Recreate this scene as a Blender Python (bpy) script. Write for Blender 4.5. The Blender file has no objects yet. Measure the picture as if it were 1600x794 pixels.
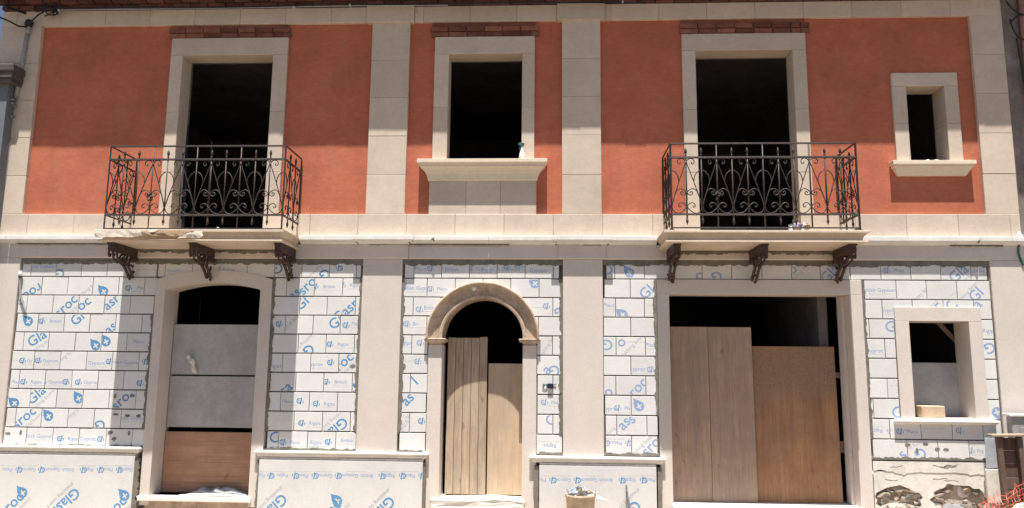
import bpy, bmesh, math, random
from mathutils import Vector, Matrix
random.seed(11)
S = bpy.context.scene
COL = S.collection
RAD = math.radians
# ------------------------------------------------------------------ camera, sky, sun, exposure
D, CZ, F = 10.4, 1.8, 1200.0
PITCH, YAW, ROLL = 0.15104536, 0.04802076, -0.00988727
RM = Matrix.Rotation(YAW, 3, 'Z') @ Matrix.Rotation(PITCH, 3, 'X') @ Matrix.Rotation(ROLL, 3, 'Y')
cam = bpy.data.cameras.new('camera'); cam.sensor_width = 36.0; cam.lens = 36.0*F/1600.0
cam.clip_start = 0.05; cam.clip_end = 2000
co = bpy.data.objects.new('camera', cam); COL.objects.link(co)
co.matrix_world = Matrix.Translation((0, -D, CZ)) @ (RM @ Matrix(((1, 0, 0), (0, 0, -1), (0, 1, 0)))).to_4x4()
S.camera = co

ELEV, AZ = RAD(75.0), RAD(0.0)
w = bpy.data.worlds.new('World'); S.world = w; w.use_nodes = True
wn = w.node_tree
sky = wn.nodes.new('ShaderNodeTexSky'); sky.sky_type = 'NISHITA'; sky.sun_disc = False
sky.sun_elevation = ELEV; sky.sun_rotation = math.pi; sky.air_density = 1.0; sky.dust_density = 1.2
bg = wn.nodes['Background']; bg.inputs['Strength'].default_value = 0.052
wn.links.new(sky.outputs[0], bg.inputs['Color'])
sl = bpy.data.lights.new('sun', 'SUN'); sl.energy = 5.0; sl.angle = RAD(0.5); sl.color = (1.0, 0.95, 0.87)
so = bpy.data.objects.new('sun', sl); COL.objects.link(so)
so.rotation_euler = Vector((math.sin(AZ)*math.cos(ELEV), math.cos(ELEV), -math.sin(ELEV))).to_track_quat('-Z', 'Y').to_euler()
so.location = (0, -6, 20)
S.view_settings.view_transform = 'Standard'; S.view_settings.look = 'None'
S.view_settings.exposure = 0.8; S.view_settings.gamma = 1.0; S.view_settings.use_curve_mapping = False
S.cycles.max_bounces = 8; S.cycles.diffuse_bounces = 5

# ------------------------------------------------------------------ measuring helper: photo pixel -> metres on a plane parallel to the facade
def at(px, py, p=0.0):
    d = RM @ Vector(((px-800)/F, 1, -(py-397)/F)); t = (D-p)/d.y
    return d.x*t, CZ + d.z*t
def X(px, py, p=0.0): return at(px, py, p)[0]
def Z(px, py, p=0.0): return at(px, py, p)[1]

# ------------------------------------------------------------------ materials
def nodes(name):
    m = bpy.data.materials.new(name); m.use_nodes = True
    nt = m.node_tree; b = nt.nodes['Principled BSDF']
    return m, nt, b
def L(nt, a, b): nt.links.new(a, b)
def noise(nt, vec, scale, detail=4, rough=.55):
    n = nt.nodes.new('ShaderNodeTexNoise'); n.inputs['Scale'].default_value = scale
    n.inputs['Detail'].default_value = detail; n.inputs['Roughness'].default_value = rough
    L(nt, vec, n.inputs['Vector']); return n.outputs['Fac']
def ramp(nt, fac, a, b, ca=(0, 0, 0, 1), cb=(1, 1, 1, 1)):
    r = nt.nodes.new('ShaderNodeValToRGB'); r.color_ramp.elements[0].position = a; r.color_ramp.elements[1].position = b
    r.color_ramp.elements[0].color = ca; r.color_ramp.elements[1].color = cb; L(nt, fac, r.inputs[0]); return r.outputs[0]
def mix(nt, fac, a, b, mode='MIX'):
    m = nt.nodes.new('ShaderNodeMix'); m.data_type = 'RGBA'; m.blend_type = mode
    for s, v in ((0, fac), (6, a), (7, b)):
        if isinstance(v, (int, float)): m.inputs[s].default_value = v
        elif isinstance(v, tuple): m.inputs[s].default_value = (*v[:3], 1)
        else: L(nt, v, m.inputs[s])
    return m.outputs[2]
def pos(nt, sc=(1, 1, 1), rnd=False):
    g = nt.nodes.new('ShaderNodeNewGeometry'); mp = nt.nodes.new('ShaderNodeMapping')
    mp.inputs['Scale'].default_value = sc; L(nt, g.outputs['Position'], mp.inputs['Vector'])
    if rnd:
        oi = nt.nodes.new('ShaderNodeObjectInfo'); cm = nt.nodes.new('ShaderNodeCombineXYZ')
        mu = nt.nodes.new('ShaderNodeMath'); mu.operation = 'MULTIPLY'; mu.inputs[1].default_value = 37
        L(nt, oi.outputs['Random'], mu.inputs[0])
        for i in range(3): L(nt, mu.outputs[0], cm.inputs[i])
        L(nt, cm.outputs[0], mp.inputs['Location'])
    return mp.outputs[0]
def bump(nt, b, h, strength=.3, dist=.01):
    n = nt.nodes.new('ShaderNodeBump'); n.inputs['Strength'].default_value = strength; n.inputs['Distance'].default_value = dist
    L(nt, h, n.inputs['Height']); L(nt, n.outputs[0], b.inputs['Normal'])
def mineral(name, base, var=.12, patch=1.6, fine=45, bumpst=.35, dirt=None, dirt_amt=.5, rough=.92, objvar=.0, spots=None, trowel=0):
    """plaster, stone, cement: cloudy patches, fine grain, optional dirt"""
    m, nt, b = nodes(name)
    v = pos(nt)
    dk = tuple(c*(1-var) for c in base); lt = tuple(min(1, c*(1+var)) for c in base)
    c = ramp(nt, noise(nt, v, patch, 5, .6), .32, .68, (*dk, 1), (*lt, 1))
    g = noise(nt, v, fine, 4, .7)
    c = mix(nt, .45, c, ramp(nt, g, .25, .75, (.62, .62, .62, 1), (1.0, 1.0, 1.0, 1)), 'MULTIPLY')
    c = mix(nt, 1.0, c, (1.22, 1.22, 1.22), 'MULTIPLY')
    md = ramp(nt, noise(nt, v, patch*4.5, 7, .7), .3, .7, ((1-var*.8),)*3+(1,), ((1+var*.55),)*3+(1,)); c = mix(nt, 1.0, c, md, 'MULTIPLY')
    if dirt:
        dm = ramp(nt, noise(nt, pos(nt, (1, 1, .45)), 3.5, 7, .72), .52, .78, (0, 0, 0, 1), (dirt_amt,)*3+(1,))
        c = mix(nt, dm, c, dirt)
    if spots:
        sp = ramp(nt, noise(nt, v, 26, 2, .5), .70, .74, (0, 0, 0, 1), (.7, .7, .7, 1)); c = mix(nt, sp, c, spots)
    if trowel:
        tw = ramp(nt, noise(nt, pos(nt, (1, 1, 2.2)), 9, 6, .75), .35, .65, (1-.22*trowel,)*3+(1,), (1+.16*trowel,)*3+(1,)); c = mix(nt, 1.0, c, tw, 'MULTIPLY')
    if objvar:
        oi = nt.nodes.new('ShaderNodeObjectInfo')
        c = mix(nt, 1.0, c, ramp(nt, oi.outputs['Random'], 0, 1, (1-objvar,)*3+(1,), (1+objvar*.4,)*3+(1,)), 'MULTIPLY')
    L(nt, c, b.inputs['Base Color']); b.inputs['Roughness'].default_value = rough
    b.inputs['Specular IOR Level'].default_value = .2
    h = mix(nt, .5, g, noise(nt, v, fine*.28, 4, .6))
    bump(nt, b, h, bumpst, .006)
    return m
def wood(name, base, dark, axis='Z', scale=1.0, blot=.35, rough=.8, crack=.6, stainz=None, objvar=.12):
    m, nt, b = nodes(name)
    st = {'Z': (14, 14, .9), 'X': (.9, 14, 14)}[axis]
    v = pos(nt, tuple(s*scale for s in st), True)
    c = ramp(nt, noise(nt, v, 1.6, 8, .65), .3, .72, (*dark, 1), (*base, 1))
    f = noise(nt, pos(nt, tuple(s*scale*5 for s in st), True), 1.5, 3)
    c = mix(nt, .35, c, ramp(nt, f, .3, .7, (.55, .5, .45, 1), (1, 1, 1, 1)), 'MULTIPLY')
    bl = ramp(nt, noise(nt, pos(nt, (1, 1, 1), True), 3.2, 6, .7), .42, .72, (0, 0, 0, 1), (blot,)*3+(1,))
    c = mix(nt, bl, c, tuple(d*.75 for d in dark))
    kn = ramp(nt, noise(nt, pos(nt, (1, 1, .6), True), 9, 1, .4), .73, .77, (0, 0, 0, 1), (.6, .6, .6, 1))
    c = mix(nt, kn, c, tuple(d*.5 for d in dark))
    cr = ramp(nt, noise(nt, pos(nt, tuple(q*(7 if q > 5 else 1.2) for q in st), True), 1.0, 3, .6), .585, .65, (0, 0, 0, 1), (crack,)*3+(1,))
    c = mix(nt, cr, c, tuple(d*.45 for d in dark))
    gr = ramp(nt, noise(nt, pos(nt, (1, 1, .5), True), 1.7, 6, .7), .45, .65, (0, 0, 0, 1), (.5, .5, .5, 1)); c = mix(nt, gr, c, tuple((d+e)*.42 for d, e in zip(dark, (.36, .33, .30))))
    if stainz:
        g = nt.nodes.new('ShaderNodeNewGeometry'); sx_ = nt.nodes.new('ShaderNodeSeparateXYZ'); L(nt, g.outputs['Position'], sx_.inputs[0])
        nz = nt.nodes.new('ShaderNodeMath'); nz.operation = 'MULTIPLY_ADD'; nz.inputs[1].default_value = .5; L(nt, noise(nt, pos(nt), 9, 5, .7), nz.inputs[0]); L(nt, sx_.outputs['Z'], nz.inputs[2])
        zn = ramp(nt, nz.outputs[0], 0, 1, (0, 0, 0, 1), (1, 1, 1, 1)); rp = zn.node; rp.color_ramp.interpolation = 'LINEAR'
        mr = nt.nodes.new('ShaderNodeMapRange'); mr.inputs[1].default_value = stainz-.05; mr.inputs[2].default_value = stainz+.22; L(nt, nz.outputs[0], mr.inputs[0])
        sp = ramp(nt, noise(nt, pos(nt), 38, 5, .75), .3, .75, (*[d*.6 for d in dark], 1), (.40, .30, .21, 1))
        k2 = nt.nodes.new('ShaderNodeMath'); k2.operation = 'MULTIPLY'; L(nt, mr.outputs[0], k2.inputs[0]); L(nt, ramp(nt, noise(nt, pos(nt), 2.3, 4), .3, .6, (.25, .25, .25, 1), (.85, .85, .85, 1)), k2.inputs[1])
        c = mix(nt, k2.outputs[0], c, sp)
        nt.nodes.remove(rp)
    if objvar:
        oi = nt.nodes.new('ShaderNodeObjectInfo'); c = mix(nt, 1.0, c, ramp(nt, oi.outputs['Random'], 0, 1, (1-objvar,)*3+(1,), (1+objvar*.5,)*3+(1,)), 'MULTIPLY')
    L(nt, c, b.inputs['Base Color']); b.inputs['Roughness'].default_value = rough
    bump(nt, b, f, .35, .004)
    return m
def plain(name, base, rough=.6, metal=0, var=.15, sc=20, objvar=0):
    m, nt, b = nodes(name)
    c = ramp(nt, noise(nt, pos(nt), sc, 4), .3, .7, (*[x*(1-var) for x in base], 1), (*[min(1, x*(1+var)) for x in base], 1))
    if objvar:
        oi = nt.nodes.new('ShaderNodeObjectInfo')
        c = mix(nt, 1.0, c, ramp(nt, oi.outputs['Random'], 0, 1, (1-objvar,)*3+(1,), (1+objvar,)*3+(1,)), 'MULTIPLY')
    L(nt, c, b.inputs['Base Color']); b.inputs['Roughness'].default_value = rough; b.inputs['Metallic'].default_value = metal
    return m
M = {}
M['stucco'] = mineral('red_stucco', (.458, .145, .086), .13, 1.1, 60, .6, dirt=(.47, .205, .145), dirt_amt=.55, trowel=.5)
M['beige'] = mineral('beige_facing', (.58, .488, .405), .05, 2.2, 70, .22, dirt=(.47, .38, .29), dirt_amt=.38, objvar=.10, trowel=.25)
M['pink'] = mineral('pinkish_beige_plaster', (.61, .548, .50), .04, 1.5, 60, .25, dirt=(.52, .45, .40), dirt_amt=.25, objvar=.03, trowel=.08)
M['white'] = mineral('white_trim_plaster', (.72, .70, .665), .06, 3, 50, .3, dirt=(.42, .38, .33), dirt_amt=.4)
M['sillw'] = mineral('cream_sill_plaster', (.68, .59, .47), .05, 3, 50, .25, dirt=(.5, .42, .33), dirt_amt=.3)
M['slab'] = mineral('tan_slab_plaster', (.60, .50, .395), .08, 3, 50, .3, dirt=(.42, .32, .23), dirt_amt=.5)
M['arch'] = mineral('weathered_old_stone', (.46, .36, .275), .26, 4, 55, .7, dirt=(.20, .14, .105), dirt_amt=.75)
M['mortar'] = mineral('grey_green_adhesive', (.185, .172, .145), .22, 8, 70, .8)
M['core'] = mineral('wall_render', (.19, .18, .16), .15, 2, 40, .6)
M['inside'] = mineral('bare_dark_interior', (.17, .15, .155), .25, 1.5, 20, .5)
M['brick'] = mineral('old_red_brick', (.25, .10, .07), .22, 6, 60, .8, dirt=(.25, .17, .13), dirt_amt=.6, objvar=.45)
M['dbrick'] = mineral('dark_brown_brick', (.15, .068, .055), .25, 6, 60, .8, dirt=(.10, .075, .065), dirt_amt=.7, objvar=.4)  # darker, browner copy of the brick for the cornice courses
M['tile'] = mineral('roof_terracotta', (.15, .078, .06), .25, 4, 40, .7, objvar=.3)
M['board'] = mineral('white_gypsum_board', (.665, .66, .65), .035, 3, 90, .15, dirt=(.6, .58, .54), dirt_amt=.18, objvar=.07, spots=None)
M['oldpl'] = mineral('old_white_plaster', (.66, .63, .58), .1, 3, 30, .9, dirt=(.36, .33, .3), dirt_amt=.6)
M['rubble'] = mineral('rubble_stone', (.40, .345, .285), .25, 9, 40, 1., objvar=.35)
M['greypl'] = mineral('dark_weathered_render', (.21, .18, .165), .3, 1.4, 25, .9, dirt=(.42, .39, .37), dirt_amt=.75)
M['darkeave'] = mineral('dark_eave_render', (.10, .09, .085), .2, 3, 30, .6)
M['greyleft'] = mineral('shade_grey_render', (.15, .165, .185), .1, 2, 30, .5)  # left neighbour's wall: shade is put into this dark blue grey colour
M['iron'] = plain('wrought_iron', (.055, .042, .04), .55, .35, .4, 40)
M['rust'] = mineral('rusty_cast_iron', (.075, .048, .042), .35, 18, 70, .9, dirt=(.12, .075, .055), dirt_amt=.6, rough=.7)
M['blue'] = plain('blue_print', (.10, .28, .52), .7, 0, .22, 60)
M['bluep'] = plain('pale_blue_print', (.28, .38, .62), .7, 0, .18, 60)
M['greyp'] = plain('grey_print', (.42, .45, .52), .7)
M['plank'] = wood('weathered_plank', (.62, .50, .375), (.40, .295, .21), blot=.3)
M['ply'] = wood('plywood', (.72, .56, .40), (.56, .41, .28), scale=.3, blot=.35, crack=.25)
M['plyred'] = wood('stained_plywood', (.58, .32, .17), (.35, .175, .09), scale=.22, blot=.75, crack=.5, stainz=1.72)
M['plyh'] = wood('reddish_plywood', (.58, .34, .22), (.42, .22, .135), axis='X', scale=.25, blot=.6)
M['form'] = wood('formwork_board', (.60, .425, .31), (.43, .295, .215), scale=.45, blot=.6)
M['darkwood'] = wood('dark_timber', (.17, .10, .07), (.08, .046, .034), blot=.3)
M['greybd'] = mineral('grey_cement_board', (.40, .395, .395), .12, 2.5, 40, .3, dirt=(.2, .2, .2), dirt_amt=.4, spots=(.4, .4, .4))
M['tuff'] = mineral('tuff_brick', (.52, .40, .28), .1, 9, 60, .8)
M['steel'] = plain('grey_steel', (.3, .31, .32), .45, .6)
M['conduit'] = plain('grey_pvc', (.33, .33, .34), .5)
M['black'] = plain('black_rubber', (.015, .015, .017), .5)
M['plast'] = plain('white_plastic', (.75, .76, .76), .35)
M['teal'] = plain('teal_plastic', (.03, .12, .12), .4)
M['navy'] = plain('navy_plastic', (.012, .014, .05), .4)
M['bpole'] = plain('blue_paint', (.012, .018, .045), .5)
M['cloth'] = plain('pale_cloth', (.66, .63, .60), .95, 0, .18, 30)
M['greycloth'] = plain('grey_cloth', (.33, .34, .37), .95, 0, .2, 30)
M['kraft'] = plain('kraft_paper', (.50, .36, .25), .85, 0, .2, 12)
M['paper'] = plain('pale_paper', (.78, .71, .63), .85, 0, .12, 12)
M['bucket'] = mineral('dusty_bucket', (.46, .37, .27), .2, 10, 40, .5, dirt=(.6, .55, .5), dirt_amt=.6)
M['bag'] = plain('clear_bluish_film', (.55, .62, .70), .25, 0, .3, 14)
M['yellow'] = plain('yellow_film', (.55, .38, .08), .4)
M['purple'] = plain('mauve_film', (.33, .25, .38), .5)
M['orange'] = plain('orange_net', (.80, .20, .12), .5, 0, .15)
M['pinkpipe'] = plain('pink_pipe', (.45, .22, .20), .5)
M['cabinet'] = mineral('grey_cabinet_paint', (.27, .27, .265), .08, 3, 60, .15, rough=.5)
M['sheet'] = mineral('blue_grey_sheet', (.42, .45, .50), .15, 5, 30, .2)
M['asphalt'] = mineral('asphalt', (.135, .112, .088), .2, .6, 60, .8)
M['pave'] = mineral('pavement_stone', (.41, .335, .265), .14, 1.1, 40, .6, dirt=(.2, .18, .16), dirt_amt=.4)

# ------------------------------------------------------------------ mesh helpers
class MB:
    def __init__(s): s.bm = bmesh.new()
    def poly(s, pts, mi=0):
        f = s.bm.faces.new([s.bm.verts.new(p) for p in pts]); f.material_index = mi; return f
    def hull8(s, a, b, bev=0, mi=0):
        """two quads (lists of 4 points), bottom then top"""
        va = [s.bm.verts.new(p) for p in a]; vb = [s.bm.verts.new(p) for p in b]
        fs = [s.bm.faces.new(va[::-1]), s.bm.faces.new(vb)]
        for i in range(4): fs.append(s.bm.faces.new((va[i], va[(i+1) % 4], vb[(i+1) % 4], vb[i])))
        for f in fs: f.material_index = mi
        if bev:
            es = {e for f in fs for e in f.edges}
            bmesh.ops.bevel(s.bm, geom=list(es), offset=bev, segments=1, affect='EDGES', profile=.5)
    def box(s, x0, x1, y0, y1, z0, z1, bev=0, mi=0):
        s.hull8([(x0, y0, z0), (x1, y0, z0), (x1, y1, z0), (x0, y1, z0)], [(x0, y0, z1), (x1, y0, z1), (x1, y1, z1), (x0, y1, z1)], bev, mi)
    def mould(s, x0, x1, prof, yb, base=None, mitre=True, lm=True, rm=True):
        """stack of rectangles: prof = [(p, z)...] from bottom to top; ends return like the front does"""
        base = prof[0][0] if base is None else base
        loops = []
        for p, z in prof:
            e = p-base
            a, b = (x0-e if lm else x0), (x1+e if rm else x1)
            loops.append([s.bm.verts.new(c) for c in ((a, -p, z), (b, -p, z), (b, yb, z), (a, yb, z))])
        s.bm.faces.new(loops[0][::-1]); s.bm.faces.new(loops[-1])
        for l, m in zip(loops, loops[1:]):
            for i in range(4): s.bm.faces.new((l[i], l[(i+1) % 4], m[(i+1) % 4], m[i]))
    def prism(s, pts, y0, y1, mi=0):
        """outline in (x, z), front at y0"""
        a = [s.bm.verts.new((x, y0, z)) for x, z in pts]; b = [s.bm.verts.new((x, y1, z)) for x, z in pts]
        n = len(pts); fs = [s.bm.faces.new(a), s.bm.faces.new(b[::-1])]
        for i in range(n): fs.append(s.bm.faces.new((a[i], b[i], b[(i+1) % n], a[(i+1) % n])))
        for f in fs: f.material_index = mi
    def strip(s, A, B, y0, y1, mi=0):
        """band between two (x, z) polylines of the same length, y0 front to y1 back"""
        n = len(A)
        q = [[s.bm.verts.new((x, y, z)) for x, z in P] for P in (A, B) for y in (y0, y1)]
        af, ab, bf, bb = q
        fs = []
        for i in range(n-1):
            fs += [s.bm.faces.new((af[i], af[i+1], bf[i+1], bf[i])), s.bm.faces.new((ab[i+1], ab[i], bb[i], bb[i+1])),
                   s.bm.faces.new((af[i+1], af[i], ab[i], ab[i+1])), s.bm.faces.new((bf[i], bf[i+1], bb[i+1], bb[i]))]
        fs += [s.bm.faces.new((af[0], bf[0], bb[0], ab[0])), s.bm.faces.new((af[-1], ab[-1], bb[-1], bf[-1]))]
        for f in fs: f.material_index = mi
    def tube(s, pts, r, n=6, mi=0, cap=True):
        pts = [Vector(p) for p in pts]; rs = r if isinstance(r, (list, tuple)) else [r]*len(pts)
        rings = []; up = Vector((.31, .17, .93))
        for i, p in enumerate(pts):
            t = (pts[min(i+1, len(pts)-1)]-pts[max(i-1, 0)])
            if t.length < 1e-9: t = Vector((0, 0, 1))
            t.normalize(); a = up - t*up.dot(t)
            if a.length < .1: a = Vector((1, 0, 0)) - t*t.x
            a.normalize(); b = t.cross(a); up = a
            rings.append([s.bm.verts.new(p+(a*math.cos(2*math.pi*k/n+.785)+b*math.sin(2*math.pi*k/n+.785))*rs[i]) for k in range(n)])
        for u, v in zip(rings, rings[1:]):
            for k in range(n): s.bm.faces.new((u[k], u[(k+1) % n], v[(k+1) % n], v[k])).material_index = mi
        if cap: s.bm.faces.new(rings[0][::-1]); s.bm.faces.new(rings[-1])
    def lathe(s, c, prof, n=12, mi=0):
        c = Vector(c); rings = []
        for r, z in prof: rings.append([s.bm.verts.new(c+Vector((r*math.cos(2*math.pi*k/n), r*math.sin(2*math.pi*k/n), z))) for k in range(n)])
        for u, v in zip(rings, rings[1:]):
            for k in range(n): s.bm.faces.new((u[k], u[(k+1) % n], v[(k+1) % n], v[k])).material_index = mi
        s.bm.faces.new(rings[0][::-1]); s.bm.faces.new(rings[-1])
    def blob(s, c, r, sub=1, jit=.25, mi=0, sq=(1, 1, 1)):
        g = bmesh.ops.create_icosphere(s.bm, subdivisions=sub, radius=1.0)
        for v in g['verts']:
            k = 1+random.uniform(-jit, jit)
            v.co = Vector(c)+Vector((v.co.x*r*sq[0], v.co.y*r*sq[1], v.co.z*r*sq[2]))*k
            for f in v.link_faces: f.material_index = mi
    def rot(s, ang, axis, cent):
        bmesh.ops.rotate(s.bm, verts=s.bm.verts[:], cent=cent, matrix=Matrix.Rotation(ang, 3, axis))
    def mesh(s, name, mats, smooth=False):
        bmesh.ops.recalc_face_normals(s.bm, faces=s.bm.faces[:])
        me = bpy.data.meshes.new(name); s.bm.to_mesh(me); s.bm.free()
        for m in (mats if isinstance(mats, (list, tuple)) else [mats]): me.materials.append(M[m] if isinstance(m, str) else m)
        if smooth:
            for p in me.polygons: p.use_smooth = True
        return me
    def build(s, name, mats, parent=None, smooth=False):
        return link(name, s.mesh(name, mats, smooth), parent)
def link(name, me, parent=None, loc=(0, 0, 0)):
    o = bpy.data.objects.new(name, me); COL.objects.link(o); o.location = loc
    if parent: o.parent = parent
    return o
def tag(o, label=None, cat=None, group=None, kind=None):
    for k, v in (('label', label), ('category', cat), ('group', group), ('kind', kind)):
        if v: o[k] = v
    return o
def empty(name, label, cat, group=None):
    return tag(bpy.data.objects.new(name, None), label, cat, group) if not COL.objects.link else _empty(name, label, cat, group)
def _empty(name, label, cat, group=None):
    o = bpy.data.objects.new(name, None); COL.objects.link(o); o.empty_display_size = .1
    return tag(o, label, cat, group)
def catmull(P, n=4):
    out = []
    for i in range(len(P)-1):
        p0, p1, p2, p3 = P[max(i-1, 0)], P[i], P[i+1], P[min(i+2, len(P)-1)]
        for k in range(n):
            t = k/n
            out.append(tuple(.5*(2*b+(c-a)*t+(2*a-5*b+4*c-d)*t*t+(3*b-a-3*c+d)*t**3) for a, b, c, d in zip(p0, p1, p2, p3)))
    out.append(P[-1]); return out

# ------------------------------------------------------------------ ground
m = MB(); m.poly([(-400, -400, -.25), (400, -400, -.25), (400, 400, -.25), (-400, 400, -.25)])
tag(m.build('ground', 'asphalt'), kind='structure')
m = MB(); m.box(-40, 40, -1.3, .3, -.245, -.1, .01); tag(m.build('pavement', 'pave'), kind='structure')
m = MB(); m.poly([(-40, -9.4, -.246), (40, -9.4, -.246), (40, -1.31, -.246), (-40, -1.31, -.246)])
tag(m.build('road', 'asphalt'), kind='structure')
m = MB(); m.box(-40, 40, -12.5, -9.4, -.244, -.1, .01); tag(m.build('pavement', 'pave'), kind='structure')

# ------------------------------------------------------------------ the house
H = _empty('house', 'two storey house with red stucco above and white gypsum blocks below, under renovation', 'house')
XL, XR = -8.07, 6.27                    # corners
RL, RR = -7.457, 5.838                  # red field
PI_, FR = .06, .045                     # pilaster and frame projection
BP = .05                                # block face
Z0, ZB, ZC0, ZC1, ZF = 3.93, 3.607, 3.50, 3.607, 3.305
ZFRZ, ZTOP = 6.75, 6.985
def slab(name, x0, x1, z0, z1, p, mat='beige', yb=.03, bev=.005, parent=H):
    m = MB(); m.box(x0, x1, -p, yb, z0, z1, bev); return m.build(name, mat, parent)
# --- openings: (x0, x1, z0, z1)
BT = 3.575                               # balcony top
ULo = (X(285.4, 86, FR)+X(266, 340, FR))/2, X(426.4, 86, FR), BT, Z(355, 86, FR)
ULo = (ULo[0], (X(426.4, 86, FR)+X(412, 340, FR))/2, BT, ULo[3])
URo = ((X(1087, 78, FR)+X(1093, 340, FR))/2, (X(1239.8, 78, FR)+X(1249, 335, FR))/2, BT, Z(1160, 78, FR))
ZS = Z(757, 252.5, FR)
UMo = (X(699.7, 83.5, FR)*.5+X(699.7, 250, FR)*.5, X(815.9, 83.5, FR)*.5+X(815, 250, FR)*.5, ZS, Z(757, 83.5, FR))
USo = ((X(1415.9, 134, FR)+X(1423.4, 250, FR))/2, (X(1475, 134, FR)+X(1484.6, 250, FR))/2, Z(1450, 253, FR), Z(1445, 134, FR))
ULf = ((X(268.3, 60, FR)+X(248, 330, FR))/2, (X(449, 60, FR)+X(437, 330, FR))/2, Z0, Z(355, 59.2, FR))
URf = ((X(1065.7, 53, FR)+X(1071, 330, FR))/2, (X(1258, 51, FR)+X(1272, 330, FR))/2, Z0, Z(1160, 52, FR))
UMf = ((X(679, 57, FR)+X(676, 250, FR))/2, X(835.2, 150, FR), ZS, Z(757, 57, FR))
USf = ((X(1392.7, 114, FR)+X(1401.5, 252, FR))/2, (X(1494.7, 114, FR)+X(1506.5, 252, FR))/2, USo[2], Z(1445, 113.5, FR))
WF = .07                                 # lower frames
LWf = ((X(243, 440, WF)+X(220, 760, WF))/2, (X(428, 440, WF)+X(405, 760, WF))/2)
LWo = ((X(258, 449, WF)+X(234, 760, WF))/2, (X(407.5, 447, WF)+X(388.5, 760, WF))/2)
LWz = Z(300, 776, WF)
LDf = ((X(1026.5, 440, WF)+X(1033, 785, WF))/2, (X(1345, 440, WF)+X(1367, 785, WF))/2)
LDo = ((X(1044.6, 460, WF)+X(1053, 785, WF))/2, (X(1327, 460, WF)+X(1346, 785, WF))/2)
LDt, LDi, LDz = Z(1190, 437, WF), Z(1190, 459.5, WF), Z(1190, 791, WF)
RWf = ((X(1397.7, 481, WF)+X(1407.8, 650, WF))/2, (X(1533.8, 481, WF)+X(1543.8, 650, WF))/2)
RWo = ((X(1421, 502, WF)+X(1429.7, 650, WF))/2, (X(1514, 502, WF)+X(1525, 650, WF))/2)
RWt, RWi, RWz = Z(1465, 480, WF), Z(1465, 502, WF), Z(1465, 655, WF)
AC = X(753.5, 527, .09); AZs = Z(753, 529, .09); ARo = (X(842, 527, .09)-X(664, 527, .09))/2
ARi = (X(817.5, 527, .09)-X(690, 527, .09))/2 - .005
ADz = Z(755, 778, .05)
# --- the wall behind everything, with its openings
def grid_wall(name, x0, x1, z0, z1, holes, y0, y1, mat):
    xs = sorted({x0, x1, *[h[0] for h in holes], *[h[1] for h in holes]}); zs = sorted({z0, z1, *[h[2] for h in holes], *[h[3] for h in holes]})
    xs = [x for x in xs if x0 <= x <= x1]; zs = [z for z in zs if z0 <= z <= z1]
    b = bmesh.new(); V = {}
    solid = lambda i, j: 0 <= i < len(xs)-1 and 0 <= j < len(zs)-1 and not any(h[0] <= (xs[i]+xs[i+1])/2 <= h[1] and h[2] <= (zs[j]+zs[j+1])/2 <= h[3] for h in holes)
    def v(i, j, k):
        if (i, j, k) not in V: V[i, j, k] = b.verts.new((xs[i], (y0, y1)[k], zs[j]))
        return V[i, j, k]
    for i in range(len(xs)-1):
        for j in range(len(zs)-1):
            if not solid(i, j): continue
            b.faces.new((v(i, j, 0), v(i+1, j, 0), v(i+1, j+1, 0), v(i, j+1, 0))); b.faces.new((v(i, j, 1), v(i, j+1, 1), v(i+1, j+1, 1), v(i+1, j, 1)))
            if not solid(i-1, j): b.faces.new((v(i, j, 0), v(i, j+1, 0), v(i, j+1, 1), v(i, j, 1)))
            if not solid(i+1, j): b.faces.new((v(i+1, j, 0), v(i+1, j, 1), v(i+1, j+1, 1), v(i+1, j+1, 0)))
            if not solid(i, j-1): b.faces.new((v(i, j, 0), v(i, j, 1), v(i+1, j, 1), v(i+1, j, 0)))
            if not solid(i, j+1): b.faces.new((v(i, j+1, 0), v(i+1, j+1, 0), v(i+1, j+1, 1), v(i, j+1, 1)))
    me = bpy.data.meshes.new(name); b.to_mesh(me); b.free(); me.materials.append(M[mat]); return link(name, me, H)
g = .03
hl = lambda o, d=0: (o[0]-g, o[1]+g, o[2]-d, o[3]+g)
LWa = Z(333, 441, WF)+.03                  # crown of the segmental arch
HOLES = [hl(ULo), hl(URo), hl(UMo), hl(USo), (LWo[0]-g, LWo[1]+g, LWz, LWa+g), (LDo[0]-g, LDo[1]+g, LDz-.02, LDi+g),
         (RWo[0]-g, RWo[1]+g, RWz, RWi+g), (AC-ARi-g, AC+ARi+g, ADz-.02, AZs+ARi+g)]
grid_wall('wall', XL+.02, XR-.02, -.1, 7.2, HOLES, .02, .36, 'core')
# rooms behind: back, sides, floors
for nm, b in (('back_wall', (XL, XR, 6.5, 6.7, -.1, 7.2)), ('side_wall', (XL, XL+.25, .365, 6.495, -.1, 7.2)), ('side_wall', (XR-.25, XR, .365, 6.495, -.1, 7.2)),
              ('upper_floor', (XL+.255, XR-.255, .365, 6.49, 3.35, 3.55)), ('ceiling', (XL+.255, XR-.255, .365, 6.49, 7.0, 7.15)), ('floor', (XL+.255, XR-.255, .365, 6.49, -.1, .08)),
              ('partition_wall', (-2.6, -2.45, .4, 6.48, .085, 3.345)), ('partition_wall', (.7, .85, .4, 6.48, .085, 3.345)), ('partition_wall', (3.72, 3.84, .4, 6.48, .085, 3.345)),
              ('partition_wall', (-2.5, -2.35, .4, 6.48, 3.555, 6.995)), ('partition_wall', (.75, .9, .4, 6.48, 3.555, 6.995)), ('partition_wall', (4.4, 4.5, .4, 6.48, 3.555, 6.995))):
    m = MB(); m.box(*b); m.build(nm, 'inside', H)

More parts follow.
